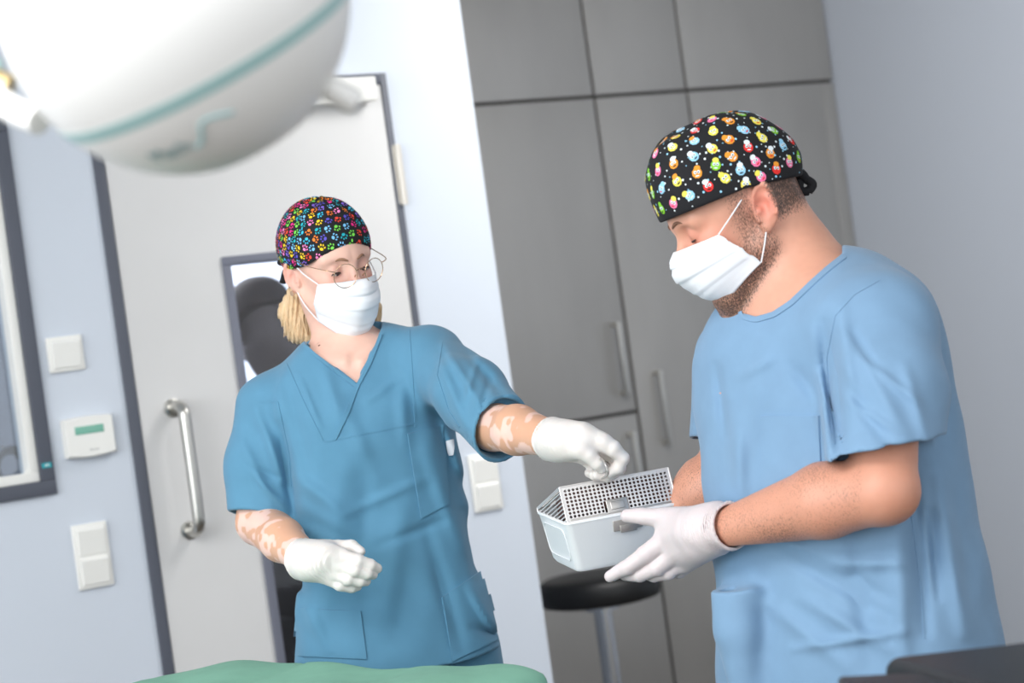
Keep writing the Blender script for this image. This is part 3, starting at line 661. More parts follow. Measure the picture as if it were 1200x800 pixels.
def decals(name, f, O, R, shapes, mats, parent, lift=.0005):
    """flat printed shapes laid on the cloth. shapes: (dir_local, angle, [(x,y,rx,ry,rot,mat)])"""
    dirs = np.array([R @ unit(np.array(s[0])) for s in shapes]); base = march(f, O + dirs * .22, -dirs, 60, .7)
    nrm = grad(f, base, .003); V = []; F = []; MI = []; K = 9
    allp = []
    for (dl_, an, el_), p, nn in zip(shapes, base, nrm):
        t1 = np.cross(nn, R[:, 2]); t1 = unit(t1) if np.linalg.norm(t1) > .1 else unit(np.cross(nn, R[:, 0])); t2 = np.cross(nn, t1)
        a1 = t1 * math.cos(an) + t2 * math.sin(an); a2 = -t1 * math.sin(an) + t2 * math.cos(an)
        for li, (x, y, rx, ry, ro, mi) in enumerate(el_):
            c = p + a1 * x + a2 * y; s0 = len(allp)
            allp.append((c, nn, li))
            for k in range(K):
                q = 2 * math.pi * k / K; ex, ey = rx * math.cos(q), ry * math.sin(q)
                allp.append((c + a1 * (ex * math.cos(ro) - ey * math.sin(ro)) + a2 * (ex * math.sin(ro) + ey * math.cos(ro)), nn, li))
            for k in range(K): F.append((s0, s0 + 1 + k, s0 + 1 + (k + 1) % K)); MI.append(mi)
    C = np.array([a[0] for a in allp]); N = np.array([a[1] for a in allp]); L_ = np.array([a[2] for a in allp])
    X = C.copy()
    for _ in range(6): X = X - N * np.clip(f(X), -.006, .006)[:, None] * .9
    bad = np.abs(f(X)) > .002; F_ok = [not (bad[q[0]] or bad[q[1]] or bad[q[2]]) for q in F]; F = [q for q, k_ in zip(F, F_ok) if k_]; MI = [q for q, k_ in zip(MI, F_ok) if k_]; X = np.where(bad[:, None], C, X)
    X = np.where(np.abs(X - O).max(1)[:, None] > .5, O, X)
    X = X + N * (lift + .00012 * L_)[:, None]
    o = mk(name, X, F, None, parent, mats=mats, midx=MI); o['kind'] = 'stuff'; return o
cols = [(233, 40, 140), (60, 190, 225), (120, 215, 80), (245, 130, 40), (130, 100, 210), (245, 205, 30), (235, 70, 50), (245, 135, 195), (25, 170, 185), (90, 80, 190), (120, 190, 235)]
pm = [mat('print_%s' % n, c, .8) for n, c in zip(('magenta', 'sky', 'lime', 'orange', 'violet', 'yellow', 'red', 'pink', 'teal', 'indigo', 'paleblue'), cols)]
shp = []; rr = random.Random(5)
def paw(ci):
    s = 1.12; return [(0, -.0016 * s, .0029 * s, .0023 * s, 0, ci)] + [(x * s, y * s, .00115 * s, .0016 * s, -x * 90, ci) for x, y in ((-.0046, .0014), (-.0018, .0045), (.0018, .0045), (.0046, .0014))]
last = 0
for el in np.arange(-.45, 1.5, .172):
    R0 = max(math.cos(el), .05); n = max(3, int(2 * math.pi * R0 / .178)); ph = rr.random() * .2 + .5 * (int(round(el / .172)) % 2)
    for k in range(n):
        a = 2 * math.pi * (k + ph) / n; d = np.array([math.cos(a) * math.cos(el), math.sin(a) * math.cos(el), math.sin(el)])
        ci = rr.choice([i for i in range(11) if i != last]); last = ci
        shp.append((d * [1, 1, 1], rr.random() * 6.28, paw(ci)))
def keep_on(f, O, R, shp, cutf, cen):
    out = []; dirs = np.array([R @ unit(np.array(s[0])) for s in shp]); base = march(f, O + dirs * .22, -dirs, 60, .7); Q = (base - cen) @ R
    for s, q in zip(shp, Q):
        if cutf(q): out.append(s)
    return out
WCc = wl_((-.004, 0, .05))
shp = keep_on(w_cap, WCc, WR, shp, lambda q: q[2] > .034 + .19 * q[0] - max(-q[0] - .02, 0) * .35 - 4.2 * q[1] ** 2 - .002 and np.linalg.norm(q) > .06, WO)
dc = decals('paw_prints', w_cap, WCc, WR, shp, pm, cap_w); dc['label'] = 'colourful paw print pattern'
pm_ = cam_march(w_skin, [374.], [404.7], 3.2)[0]; q = MB(); q.lathe([(0, .0008), (.0012, .0007), (.0020, .0002), (.0022, -.0006)], pm_, grad(w_skin, pm_[None], .003)[0], 12); q.build('mole', mat('mole_brown', (96, 52, 40), .6), wom)
# hair: bunched behind the ear and a strand on the far side
def w_hairl(P):
    d = chain(P, [P3(346, 345, 3.63), P3(344, 366, 3.65), P3(350, 388, 3.65), P3(362, 398, 3.64)], [.016, .022, .018, .006], .02)
    d = smin(d, chain(P, [P3(352, 345, 3.67), P3(400, 370, 3.70), P3(436, 360, 3.66), P3(442, 378, 3.65)], [.02, .03, .012, .006], .02), .01)
    X, Yp = pix(P); st = np.sin(X * 1.25 + 3 * np.sin(Yp * .05)) * .0011 + np.sin(X * 2.7 + 2 * np.sin(Yp * .08)) * .0006
    return d + st
sdf_obj('hair', w_hairl, P3(346, 360, 3.64) - [.06, .06, .10], P3(440, 340, 3.75) + [.06, .06, .06], .002, m_hairb, wom)
q = MB(); rs = random.Random(2)
for k in range(26):
    x = rs.uniform(334, 362); q.tube(smooth_path([P3(x + 4, 348, 3.625), P3(x - rs.uniform(-2, 6), 370, 3.625), P3(x + rs.uniform(-4, 6), 390 + rs.uniform(-4, 10), 3.63)], 5), [.0006] * 11, 4)
q.build('hair_strands', m_hairb, wom)['kind'] = 'stuff'
er = wl_((-.004, -.0785, -.032)); q = MB(); q.lathe([(0, -.001), (.0048, -.001), (.0048, .001), (0, .0012)], er, -WR[:, 1] + WR[:, 0] * .3, 20); q.build('earring', m_gold, wom)
q = MB(); er = wl_((-.004, .0785, -.032)); q.lathe([(0, -.001), (.0048, -.001), (.0048, .001), (0, .0012)], er, WR[:, 1], 20); q.build('earring', m_gold, wom)
mask_parts(WO, WR, wom, [.118, .128, .132, .124, .110, .088], [-.004, -.018, -.042, -.070, -.098, -.120], [.070, .044], [-.008, -.080], [.064, .069, .056], [(.0, .074, .026), (-.004, .070, -.026)], WS)
gl = [];
m_lens = glass('lens_glass', (.97, .98, .99), .06)
gls = empty('glasses', wl_((.1, 0, 0))); gls.parent = wom; gls.matrix_parent_inverse = wom.matrix_world.inverted()
q = MB(); fr = lambda a, b, c: Vector(wl_((a + .012, b, c + .002)))
for s in (-1, 1):
    ring_ = [fr(.112 - .010 * abs(math.sin(0)) - .22 * (abs(.031 + .022 * math.cos(a) * 1) - .01) + .10 * math.sin(a) * .022, s * (.0315 + .0225 * math.cos(a)), .006 + .0215 * math.sin(a)) for a in np.linspace(0, 2 * math.pi, 41)[:-1]]
    q.tube(ring_, .0007, 6, closed=True)
    g = MB(); c = fr(.1075, s * .0315, .006); g.add(ring_ + [c], [(i, (i + 1) % 40, 40) for i in range(40)]); g.build('lens', m_lens, gls)
    q.tube(smooth_path([ring_[3], fr(.098, s * .066, .020), fr(.05, s * .078, .024), fr(-.008, s * .0805, .030), fr(-.025, s * .079, .012)], 6), .0009, 6)
    q.tube([fr(.108, s * .010, .004), fr(.102, s * .0085, .0)], .0012, 6)
q.tube(smooth_path([fr(.110, -.0095, .012), fr(.114, 0, .016), fr(.110, .0095, .012)], 5), .0008, 6); q.build('wire_frame', m_gold, gls)
# gloves
def pt(x, y, dy, Y): return P3(x, y, Y + dy)
Y_ = 3.36
WRh = hand_sdf([([pt(358, 655, 0, Y_), pt(384, 652, -.012, Y_), pt(400, 651, -.014, Y_)], [.026, .021, .0135]), ([pt(362, 660, 0, Y_), pt(394, 664, -.016, Y_)], [.024, .0145]), ([pt(364, 664, 0, Y_), pt(387, 674, -.012, Y_)], [.022, .0135]),
                ([pt(362, 650, .005, Y_), pt(385, 645, .008, Y_)], [.020, .016])],
               [([pt(398, 651, -.014, Y_), pt(420, 657, -.022, Y_), pt(434, 662, -.016, Y_), pt(442, 666, -.006, Y_)], [.0118, .0105, .0095, .0080]),
                ([pt(394, 662, -.016, Y_), pt(416, 668, -.026, Y_), pt(430, 671.5, -.018, Y_), pt(437, 673, -.008, Y_)], [.0118, .0108, .0095, .0080]),
                ([pt(388, 670, -.014, Y_), pt(408, 678, -.022, Y_), pt(422, 680.5, -.014, Y_), pt(429, 681, -.006, Y_)], [.0112, .0102, .0090, .0078]),
                ([pt(382, 676, -.008, Y_), pt(398, 685, -.014, Y_), pt(412, 688, -.006, Y_), pt(419, 687, 0, Y_)], [.0105, .0095, .0083, .0070]),
                ([pt(376, 645, .006, Y_), pt(396, 641, .012, Y_), pt(412, 640, .008, Y_), pt(422, 646, .0, Y_)], [.0150, .0118, .0105, .0082])])
def cuffed(hand, a, b_, r1, r2, rib=.0009, fr_=1400.):
    """hand plus a rolled cuff from b_ (wrist) back to a (open end)"""
    ax = unit(b_ - a); Lc = np.linalg.norm(b_ - a)
    def f(P):
        s = (P - a) @ ax; c = cap(P, a - ax * .02, b_, r1, r2) + rib * np.sin(s * fr_ + 2 * np.sin(P[:, 2] * 60)) - .0015 * np.exp(-(s / .003) ** 2)
        c = np.maximum(c, -s); inn = np.maximum(cap(P, a - ax * .03, a + ax * .03, r1 - .002, r1 - .004), s - .03)
        d = smin(hand(P), c, .010); d = np.maximum(d, -s - .0005); return smax(d - wav(P, 120, .0004), -inn, .0008)
    return f
def glove(name, f, pts, parent, label=None, h=.0016, m_=None):
    P = np.array(pts); o = sdf_obj(name, f, P.min(0) - .045, P.max(0) + .045, h, m_ or m_glove, parent); return o
glove('glove', cuffed(WRh, P3(355, 655, 3.385), P3(372, 657, 3.35), .034, .029), [P3(355, 655, 3.385), P3(445, 690, 3.33), P3(400, 635, 3.38)], wom)
Yl = 3.12
WLh = hand_sdf([([pt(652, 513, .02, Yl), pt(682, 512, 0, Yl), pt(706, 518, -.006, Yl)], [.026, .0215, .0145]), ([pt(654, 517, .025, Yl), pt(688, 524, .012, Yl), pt(706, 527, .012, Yl)], [.026, .018, .0135]), ([pt(656, 522, .03, Yl), pt(688, 532, .022, Yl)], [.022, .014]),
                ([pt(658, 518, .01, Yl), pt(680, 525, -.010, Yl)], [.020, .0155])],
               [([pt(704, 518, -.006, Yl), pt(718, 525, -.008, Yl), pt(729, 537, -.004, Yl), pt(724, 548, .0, Yl), pt(714, 554, .0, Yl)], [.0130, .0118, .0105, .0094, .0078]),
                ([pt(704, 526, .012, Yl), pt(722, 536, .018, Yl), pt(726, 548, .018, Yl), pt(712, 557, .014, Yl), pt(700, 556, .012, Yl)], [.0125, .0115, .0100, .0092, .0078]),
                ([pt(690, 534, .024, Yl), pt(708, 546, .030, Yl), pt(708, 556, .028, Yl), pt(696, 556, .024, Yl)], [.0115, .0105, .0092, .0080]),
                ([pt(684, 536, .034, Yl), pt(700, 550, .038, Yl), pt(698, 556, .036, Yl), pt(690, 554, .034, Yl)], [.0105, .0092, .0082, .0070]),
                ([pt(678, 524, -.010, Yl), pt(690, 533, -.014, Yl), pt(700, 543, -.012, Yl), pt(705, 549, -.008, Yl)], [.0145, .0112, .0098, .0082])])
glove('glove', cuffed(WLh, P3(646, 514, 3.165), P3(662, 516, 3.13), .0335, .029, .0003, 900), [P3(642, 514, 3.18), P3(738, 560, 3.10), P3(660, 480, 3.16)], wom)

# ------------------------------------------------------------------ the man
man = empty('person', (.42, 3.0, 0), 'man in light blue tunic and black cartoon-print cap, white mask, holding the steel box', 'person')
pM, yM = math.radians(20), math.radians(6)
MO = P3(873, 254, 3.02); MR = frameR((-math.cos(yM) * math.cos(pM), -math.sin(yM) * math.cos(pM), -math.sin(pM)))
def ml(p): return MO + MR @ np.array(p)
MC = (.425, 3.02); MYAW = math.radians(-49)
Mz = [.76, .90, 1.0, 1.15, 1.26, 1.34, 1.40, 1.435, 1.47]
def m_torso(P, ins=0.):
    return loft(P, MC, MYAW, Mz, [x - ins for x in (.222, .216, .208, .200, .200, .196, .176, .130, .080)], [x - ins * .8 for x in (.160, .156, .150, .142, .138, .128, .108, .085, .065)],
                [-.004, -.002, 0, -.004, -.008, -.006, 0, 0, .0], [.0, .0, .002, .004, .006, .008, .01, .012, .012], 2.35)
mNs, mNe, mNw = P3(1034, 385, 2.88), P3(1036, 573, 2.775), P3(862, 616, 2.93)
mFs, mFe, mFw = P3(862, 420, 3.22), P3(856, 560, 3.18), P3(800, 592, 3.19)
nbM = P3(928, 335, 3.03)
M_h0 = P3(1041, 523, 2.735); N_h = unit(np.array([.054, -.05, -.997])); M_hn, M_hf = P3(1036, 540, 2.79), P3(853, 517, 3.20)
def m_skin(P):
    d = sub(P, MO, .25, lambda q: head_sdf((q - MO) @ MR))
    d = smin(d, chain(P, [ml((-.028, 0, -.02)), P3(922, 300, 3.03), nbM + [0, 0, -.02]], [.060, .062, .070], .02), .02)
    d = smin(d, cap(P, nbM + [.02, -.01, -.01], mNs + [-.01, 0, .0], .058, .055), .05); d = smin(d, cap(P, nbM + [-.01, .03, -.02], mFs + [.0, 0, 0], .052, .045), .04)
    d = smin(d, smax(smax(m_torso(P, .014), 1.1 - P[:, 2], .01), P[:, 2] - 1.45, .03), .04)
    d = smin(d, chain(P, [mNs, mNe, mNe * .62 + mNw * .38 + [0, 0, .004], mNw], [.051, .043, .050, .0300], .010), .03)
    d = smin(d, cap(P, P3(1036, 580, 2.775), P3(1041, 578, 2.775), .034), .02)
    d = smin(d, chain(P, [mFs, mFe, mFe * .5 + mFw * .5 + [0, 0, .004], mFw], [.055, .045, .047, .032], .014), .03)
    return d
def m_col(V):
    c = np.tile(np.array(s2l((214, 158, 134))), (len(V), 1)); Q = (V - MO) @ MR; A = np.stack([Q[:, 0], np.abs(Q[:, 1]), Q[:, 2]], 1)
    n = fbm(V, 50) * .5 + fbm(V, 140) * .5; c *= (.94 + .12 * n)[:, None]
    c = mix(c, s2l((214, 120, 100)), .55 * np.exp(-((A - [.065, .04, -.012]) ** 2).sum(1) / .028 ** 2))
    c = mix(c, s2l((222, 120, 104)), .7 * np.exp(-((A - [-.012, .085, .006]) ** 2).sum(1) / .024 ** 2))
    c = mix(c, s2l((200, 118, 100)), .5 * np.exp(-((A - EYE - [.006, 0, 0]) ** 2).sum(1) / .016 ** 2))
    # stubble: jaw, chin and sideburn, broken up by fine noise
    hh = fbm(V, 900) * .5 + fbm(V, 420) * .5; head = (np.linalg.norm(Q, axis=1) < .17)
    dj = cap(A, (.012, .06, .030), (.014, .06, -.04), .016); dj = np.minimum(dj, cap(A, (.014, .055, -.045), (.075, .015, -.092), .024)); dj = np.minimum(dj, cap(A, (.075, .02, -.06), (.085, .0, -.05), .03))
    wj = ss(-dj, -.020, .004) * head; wt = wj * (.30 + .22 * hh + .16 * ss(-Q[:, 2], .03, .09)); c = mix(c, s2l((160, 118, 100)), wj * .35)
    # short hair under the cap at nape and temple
    wn_ = ss(-Q[:, 0], .018, .030) * ss(Q[:, 2], -.045, -.005) * ss(.06 - Q[:, 2], 0, .01) * head * (np.linalg.norm(Q - [0, 0, .02], axis=1) < .13); wt = np.maximum(wt, wn_ * .62)
    # arm hair: fine darker streaks
    X, Yp = pix(V); arm = (Yp > 500); c = mix(c, s2l((196, 128, 100)), arm * .35); wt = np.maximum(wt, arm * (.13 + .26 * fbm(V, 22)) * (X < 1010))
    chest = np.exp(-((V - P3(880, 362, 2.9)) ** 2).sum(1) / .05 ** 2) * (Yp > 340); wt = np.maximum(wt, chest * .3)
    return c, wt
sdf_obj('body', m_skin, (.10, 2.66, 1.08), (.76, 3.36, 1.74), .0027, m_skinm, man, m_col)
face_parts(MO, MR, m_skin, False, man, brow_mat=mat('brown_brow', (120, 84, 66), .7))
Mfold = [(1010, 420, 1075, 470, 5, .0025), (995, 470, 1050, 505, 5, .0025), (1000, 390, 1030, 440, 6, -.0025), (880, 620, 960, 650, 6, .002), (900, 640, 1040, 720, 7, -.0025), (930, 760, 1060, 740, 6, .0025), (870, 440, 905, 420, 6, .002), (1090, 600, 1100, 700, 6, -.003), (965, 380, 985, 520, 9, -.006), (985, 360, 1000, 480, 9, .004), (1000, 400, 1060, 510, 9, .003), (985, 440, 1040, 520, 8, -.003), (1060, 430, 1085, 510, 8, .003), (900, 400, 850, 600, 16, .003), (930, 430, 960, 470, 9, -.003), (960, 440, 975, 560, 8, .004),
         (1070, 560, 1085, 740, 8, -.004), (1050, 600, 1060, 780, 12, .004), (900, 660, 890, 800, 14, -.003), (950, 660, 1040, 700, 9, -.003), (940, 700, 1040, 760, 9, .003), (980, 660, 1060, 660, 8, .003), (1100, 560, 1130, 740, 10, .004), (860, 470, 870, 600, 9, .003),
         (840, 430, 850, 510, 6, -.003), (1000, 620, 1020, 780, 12, -.003), (880, 690, 990, 780, 10, .003)]
Npoly = [(862, 335), (867, 352), (872, 368), (886, 371), (905, 365), (925, 352), (950, 328), (968, 312), (987, 297), (985, 240), (880, 240), (856, 300)]
def m_tunic(P):
    d = smax(m_torso(P), P[:, 2] - 1.462, .02)
    d = smin(d, cap(P, nbM + [.03, .0, -.012], mNs + [-.03, 0, .012], .062, .066), .05); d = smin(d, cap(P, nbM + [-.01, .04, -.035], mFs + [.01, 0, .0], .056, .054), .04)
    d = smax(d, .785 - P[:, 2], .004)
    aN, aF = unit(M_hn - mNs), unit(M_hf - mFs)
    s1 = chain(P, [mNs, mNs * .5 + M_hn * .5 + [.006, 0, 0], M_hn + aN * .06], [.074, .078, .075], .02); s2 = chain(P, [mFs, M_hf + aF * .03], [.062, .058], .02)
    s1 = smax(s1, (P - M_h0) @ N_h, .002); s2 = smax(s2, (P - M_hf) @ aF, .002)
    d = smin(d, s1, .022); d = smin(d, s2, .02)
    d = smin(d, smax(chain(P, [P3(870, 690, 2.975), P3(872, 740, 2.970), P3(882, 810, 2.97)], [.041, .040, .034]), (P - P3(845, 694, 2.97)) @ np.array([0, 0, 1.]), .003), .022)
    d = smin(d, cap(P, P3(1075, 480, 3.02), P3(1125, 740, 3.10), .035, .055), .05)
    rd = np.clip(2.3 * ridges(P, Mfold), -.008, .014) + wav(P, 22, .0018) + wav(P, 50, .0008, 1.); d = d - rd
    hN = np.maximum(cap(P, M_hn - aN * .07, M_hn + aN * .06, .0620, .063), -(P - M_h0) @ N_h - .022); hF = np.maximum(cap(P, M_hf - aF * .05, M_hf + aF * .06, .053, .053), -(P - M_hf) @ aF - .022)
    tm_ = -m_torso(P); d = smax(d, -np.maximum(hN, tm_), .002); d = smax(d, -np.maximum(hF, tm_), .002)
    d = smax(d, -np.maximum(m_torso(P, .008) + .002 - rd, P[:, 2] - .84), .002)
    d = smax(d, -cap(P, P3(853, 690, 2.972), P3(853, 705, 2.972), .011), .002)
    v = np.maximum(polyS(P, Npoly, 2.92), P[:, 1] - 3.06 - (P[:, 2] - 1.42) * .5); return smax(d, -v, .003)
tum = sdf_obj('tunic', m_tunic, (.14, 2.66, .75), (.76, 3.38, 1.54), .0038, m_tm, man)
quadpatch('pocket', m_tunic, [(892, 487), (961, 487), (964, 575), (895, 583)], 2.5, m_tm, tum)
m_seamm = m_tm
for pts, w_ in (([(1030, 328), (1000, 345), (978, 370), (968, 420), (972, 470), (978, 520)], 1.6), ([(893, 497), (960, 497)], 1.4), ([(1068, 600), (1080, 690), (1083, 748)], 1.6)):
    strip('seam', m_tunic, pts, w_ * 1.5, 2.5, m_seamm, tum, .0009)
strip('neckband', m_tunic, [(865, 352), (870, 371), (886, 375), (907, 369), (928, 355), (953, 331), (971, 315), (990, 300)], 6, 2.5, m_tm, tum, .0018)
# side pocket standing off at the hip
legs((.43, 3.02), MYAW, .90, m_tm, man, .11)
def m_capl(Q):
    d = ell(Q, (.006, 0, .052), (.103, .0885, .098), None, 2.6)
    d = smin(d, ell(Q, (-.058, 0, .055), (.052, .06, .05)), .02); d = smin(d, ell(Q, (.045, 0, .095), (.048, .055, .050)), .02)
    d = d - .0022 * np.sin(Q[:, 0] * 70 + 3 * np.sin(Q[:, 1] * 30)) * ss(Q[:, 2], .11, .14) - wav(Q, 40, .0009)
    cut = .037 + .10 * np.clip(Q[:, 0], 0, 1) + .24 * np.clip(Q[:, 0], -1, 0); d = smax(d, cut - Q[:, 2], .003)
    return smax(d, -ell(Q, (.004, 0, .036), (.0995, .082, .093)), .001)
m_cap = local(MO, MR, m_capl)
cap_m = sdf_obj('surgical_cap', m_cap, MO - .18, MO + [.18, .18, .22], .003, m_capb, man)
q = MB(); kn = np.array([-.088, 0, .014])
for a, b_, c, r_ in (((.004, .02, .014), (-.010, .008, .004), (-.014, 0, -.006), .0075), ((-.014, 0, -.006), (-.020, .002, -.018), (-.010, .002, -.024), .0065), ((-.010, .002, -.024), (.000, .002, -.018), (-.006, 0, -.004), .0065), ((.004, -.02, .014), (-.010, -.008, .004), (-.014, 0, -.006), .0075)):
    q.tube(smooth_path([ml(kn + a), ml(kn + b_), ml(kn + c)], 6), r_, 10)
kt = q.build('cap_tie', m_capb, man)
sp_ = []; rr = random.Random(11)
m2 = [mat('print_white', (225, 235, 240), .8), mat('print_scarlet', (225, 45, 40), .8), mat('print_babyblue', (150, 205, 235), .8), mat('print_lemon', (238, 225, 90), .8), mat('print_amber', (232, 150, 45), .8), mat('print_rose', (240, 120, 165), .8), mat('print_green', (130, 200, 40), .8), mat('print_black', (25, 22, 25), .8)]
def blob(ci):
    L_ = [(0, 0, .0072, .0076, 0, ci)]; L_.append((rr.uniform(-.003, .003), .0072, .0046, .0038, 0, rr.choice([ci, 0, 4, 3])))
    L_ += [(-.0024, .0014, .0022, .0025, 0, 0), (.0024, .0014, .0022, .0025, 0, 0), (-.0021, .001, .0009, .0010, 0, 7), (.0021, .001, .0009, .0010, 0, 7), (0, -.004, .003, .0010, 0, rr.choice([1, 0, 7]))]; return L_
MCc = ml((.004, 0, .052)); pts_ = []; last = 0
for el in np.arange(-.35, 1.5, .235):
    R0 = max(math.cos(el), .05); n = max(2, int(2 * math.pi * R0 / .27)); ph = rr.random()
    for k in range(n):
        a = 2 * math.pi * (k + ph) / n; d = np.array([math.cos(a) * math.cos(el), math.sin(a) * math.cos(el), math.sin(el)]); last = rr.choice([i for i in range(1, 7) if i != last]); pts_.append(d); sp_.append((d, rr.uniform(-.6, .6) + math.pi, blob(last)))
for k in range(1500):
    d = unit(np.array([rr.gauss(0, 1), rr.gauss(0, 1), rr.gauss(0, 1)])); dd = max(float(np.dot(d, p)) for p in pts_)
    if d[2] > -.5 and dd < math.cos(.058) and (len(pts_) < 90 or True):
        if dd < math.cos(.105) or (dd < math.cos(.068) and len(pts_) > 90):
            pts_.append(d); s_ = rr.choice([.0009, .0013, .0017]); sp_.append((d, 0, [(0, 0, s_, s_, 0, rr.choice([0, 0, 2]))]))
sp_ = keep_on(m_cap, MCc, MR, sp_, lambda q: q[2] > .037 + .10 * max(q[0], 0) + .24 * min(q[0], 0) + .004 and np.linalg.norm(q) > .06, MO)
dc = decals('cartoon_print', m_cap, MCc, MR, sp_, m2, cap_m); dc['label'] = 'white dots and small bright cartoon blobs'
mask_parts(MO, MR, man, [.114, .124, .130, .122, .106, .082], [.002, -.008, -.026, -.050, -.074, -.094], [.060, .024], [-.002, -.064], [.070, .075, .068], [(.002, .072, .030), (-.006, .070, -.022)])

# man's gloved hands
Yh = 3.06
MLh = hand_sdf([([pt(846, 616, -.10, Yh), pt(812, 622, -.055, Yh), pt(784, 630, -.015, Yh)], [.031, .027, .019]), ([pt(838, 626, -.09, Yh), pt(794, 646, -.02, Yh)], [.028, .0185]), ([pt(836, 630, -.085, Yh), pt(804, 657, -.01, Yh)], [.025, .0165]),
                ([pt(838, 606, -.09, Yh), pt(806, 610, -.04, Yh), pt(786, 607, -.02, Yh)], [.022, .0185, .0155]), ([pt(806, 618, -.05, Yh), pt(780, 618, -.01, Yh)], [.02, .013])],
               [([pt(784, 630, -.014, Yh), pt(756, 650, -.006, Yh), pt(734, 665, .006, Yh), pt(715, 675, .018, Yh)], [.0165, .0130, .0112, .0088]),
                ([pt(794, 646, -.016, Yh), pt(770, 665, -.006, Yh), pt(750, 673, .010, Yh), pt(733, 673, .028, Yh)], [.0160, .0125, .0108, .0090]),
                ([pt(802, 655, -.010, Yh), pt(784, 669, .000, Yh), pt(766, 673, .016, Yh), pt(752, 671, .034, Yh)], [.0150, .0120, .0104, .0088]),
                ([pt(808, 658, .0, Yh), pt(796, 669, .012, Yh), pt(784, 671, .026, Yh), pt(774, 669, .042, Yh)], [.0130, .0105, .0092, .0080]),
                ([pt(800, 609, -.035, Yh), pt(778, 606, -.012, Yh), pt(754, 605, .004, Yh), pt(735, 604, .012, Yh)], [.0170, .0140, .0122, .0098])])
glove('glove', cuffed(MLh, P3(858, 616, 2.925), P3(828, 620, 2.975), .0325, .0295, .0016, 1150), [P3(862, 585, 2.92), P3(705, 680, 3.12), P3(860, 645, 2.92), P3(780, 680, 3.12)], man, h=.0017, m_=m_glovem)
Yr = 3.30
MRh = hand_sdf([([pt(812, 588, -.04, Yr), pt(778, 600, .0, Yr)], [.028, .020]), ([pt(812, 594, -.04, Yr), pt(784, 618, .0, Yr)], [.026, .018])],
               [([pt(778, 600, 0, Yr), pt(748, 612, .0, Yr), pt(728, 626, -.005, Yr)], [.016, .0125, .009]), ([pt(780, 608, 0, Yr), pt(752, 628, 0, Yr), pt(738, 644, -.012, Yr)], [.015, .012, .009]),
                ([pt(784, 616, 0, Yr), pt(760, 638, 0, Yr), pt(748, 652, -.014, Yr)], [.015, .0115, .0088]), ([pt(788, 622, 0, Yr), pt(772, 642, 0, Yr), pt(762, 654, -.014, Yr)], [.013, .0105, .008]),
                ([pt(800, 590, -.02, Yr), pt(778, 583, 0, Yr), pt(758, 586, .0, Yr)], [.016, .013, .0095])])
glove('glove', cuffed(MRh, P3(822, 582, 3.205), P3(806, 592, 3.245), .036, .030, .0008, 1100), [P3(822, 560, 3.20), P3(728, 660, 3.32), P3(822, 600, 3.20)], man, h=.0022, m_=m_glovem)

# ------------------------------------------------------------------ sterilisation box and basket
B0 = P3(663, 613, 3.115); bx_ = P3(797, 588, 3.165) - B0; BW = np.linalg.norm(bx_); ex = bx_ / BW
dv = P3(637, 597, 3.255) - B0; ey = unit(dv - ex * (dv @ ex)); BD = .145; ez = np.cross(ex, ey)
def BF(a, b_, c): return Vector(B0 + ex * a + ey * b_ + ez * c)
def rrect(x0, x1, y0, y1, r, n=5):
    out = []
    for cx, cy, a0 in ((x1 - r, y0 + r, -90), (x1 - r, y1 - r, 0), (x0 + r, y1 - r, 90), (x0 + r, y0 + r, 180)):
        for k in range(n + 1): a = math.radians(a0 + 90 * k / n); out.append((cx + r * math.cos(a), cy + r * math.sin(a)))
    return out
m_boxw = mat('white_enamel', (240, 242, 245), .35); m_tray = mat('stainless_tray', (226, 222, 220), .32, .45); m_latch = mat('latch_steel', (190, 186, 182), .35, .8)
box = empty('sterilization_container', BF(BW / 2, BD / 2, -.08), 'white sterilisation container held between the gloved hands of the man', 'container')
q = MB(); rings = []
for ins, z, r in ((0, 0, .010), (-.0005, -.003, .010), (.0015, -.006, .010), (.011, -.072, .012), (.015, -.078, .012)): rings.append([BF(x, y, z) for x, y in rrect(ins, BW - ins, ins, BD - ins, r)])
inner = [[BF(x, y, z) for x, y in rrect(ins, BW - ins, ins, BD - ins, r)] for ins, z, r in ((.003, 0, .008), (.013, -.072, .010))]
L = 24; V = [v for r_ in reversed(inner) for v in r_] + [v for r_ in rings for v in r_]; n = len(inner) + len(rings)
F = [(k * L + i, k * L + (i + 1) % L, (k + 1) * L + (i + 1) % L, (k + 1) * L + i) for k in range(n - 1) for i in range(L)] + [tuple(range(L)), tuple(reversed(range((n - 1) * L, n * L)))]
q.add(V, F); q.build('tub', m_boxw, box)
q = MB()   # raised rounded panel border on the left end, sloping with the wall
def LFc(b_, c): ins = .0015 + (-c - .006) / .066 * .0095; return BF(ins - .0010, b_, c)
pth = [LFc(y, z) for y, z in rrect(.022, BD - .022, -.062, -.014, .012)]; q.tube(pth, .0007, 6, closed=True); q.build('end_panel_border', m_boxw, box)
q = MB(); q.box(lambda a, b_, c: BF(a, b_ + .0022, c), .072, .118, -.0022, .0, -.026, -.010, .0008); q.box(lambda a, b_, c: BF(a, b_ + .0022, c), .082, .108, -.0036, -.0018, -.029, -.018, .0008); q.build('latch', m_latch, box)
TILT = math.radians(20); ey2 = ey * math.cos(TILT) - ez * math.sin(TILT); ez2 = ez * math.cos(TILT) + ey * math.sin(TILT)
def KF(a, b_, c): return Vector(B0 + ex * a + ey * .004 + ez * .000 + ey2 * (b_ - .004) + ez2 * c)
bas = empty('instrument_basket', BF(BW / 2, BD / 2, -.01), 'perforated steel instrument basket being lifted out of the white container', 'basket')
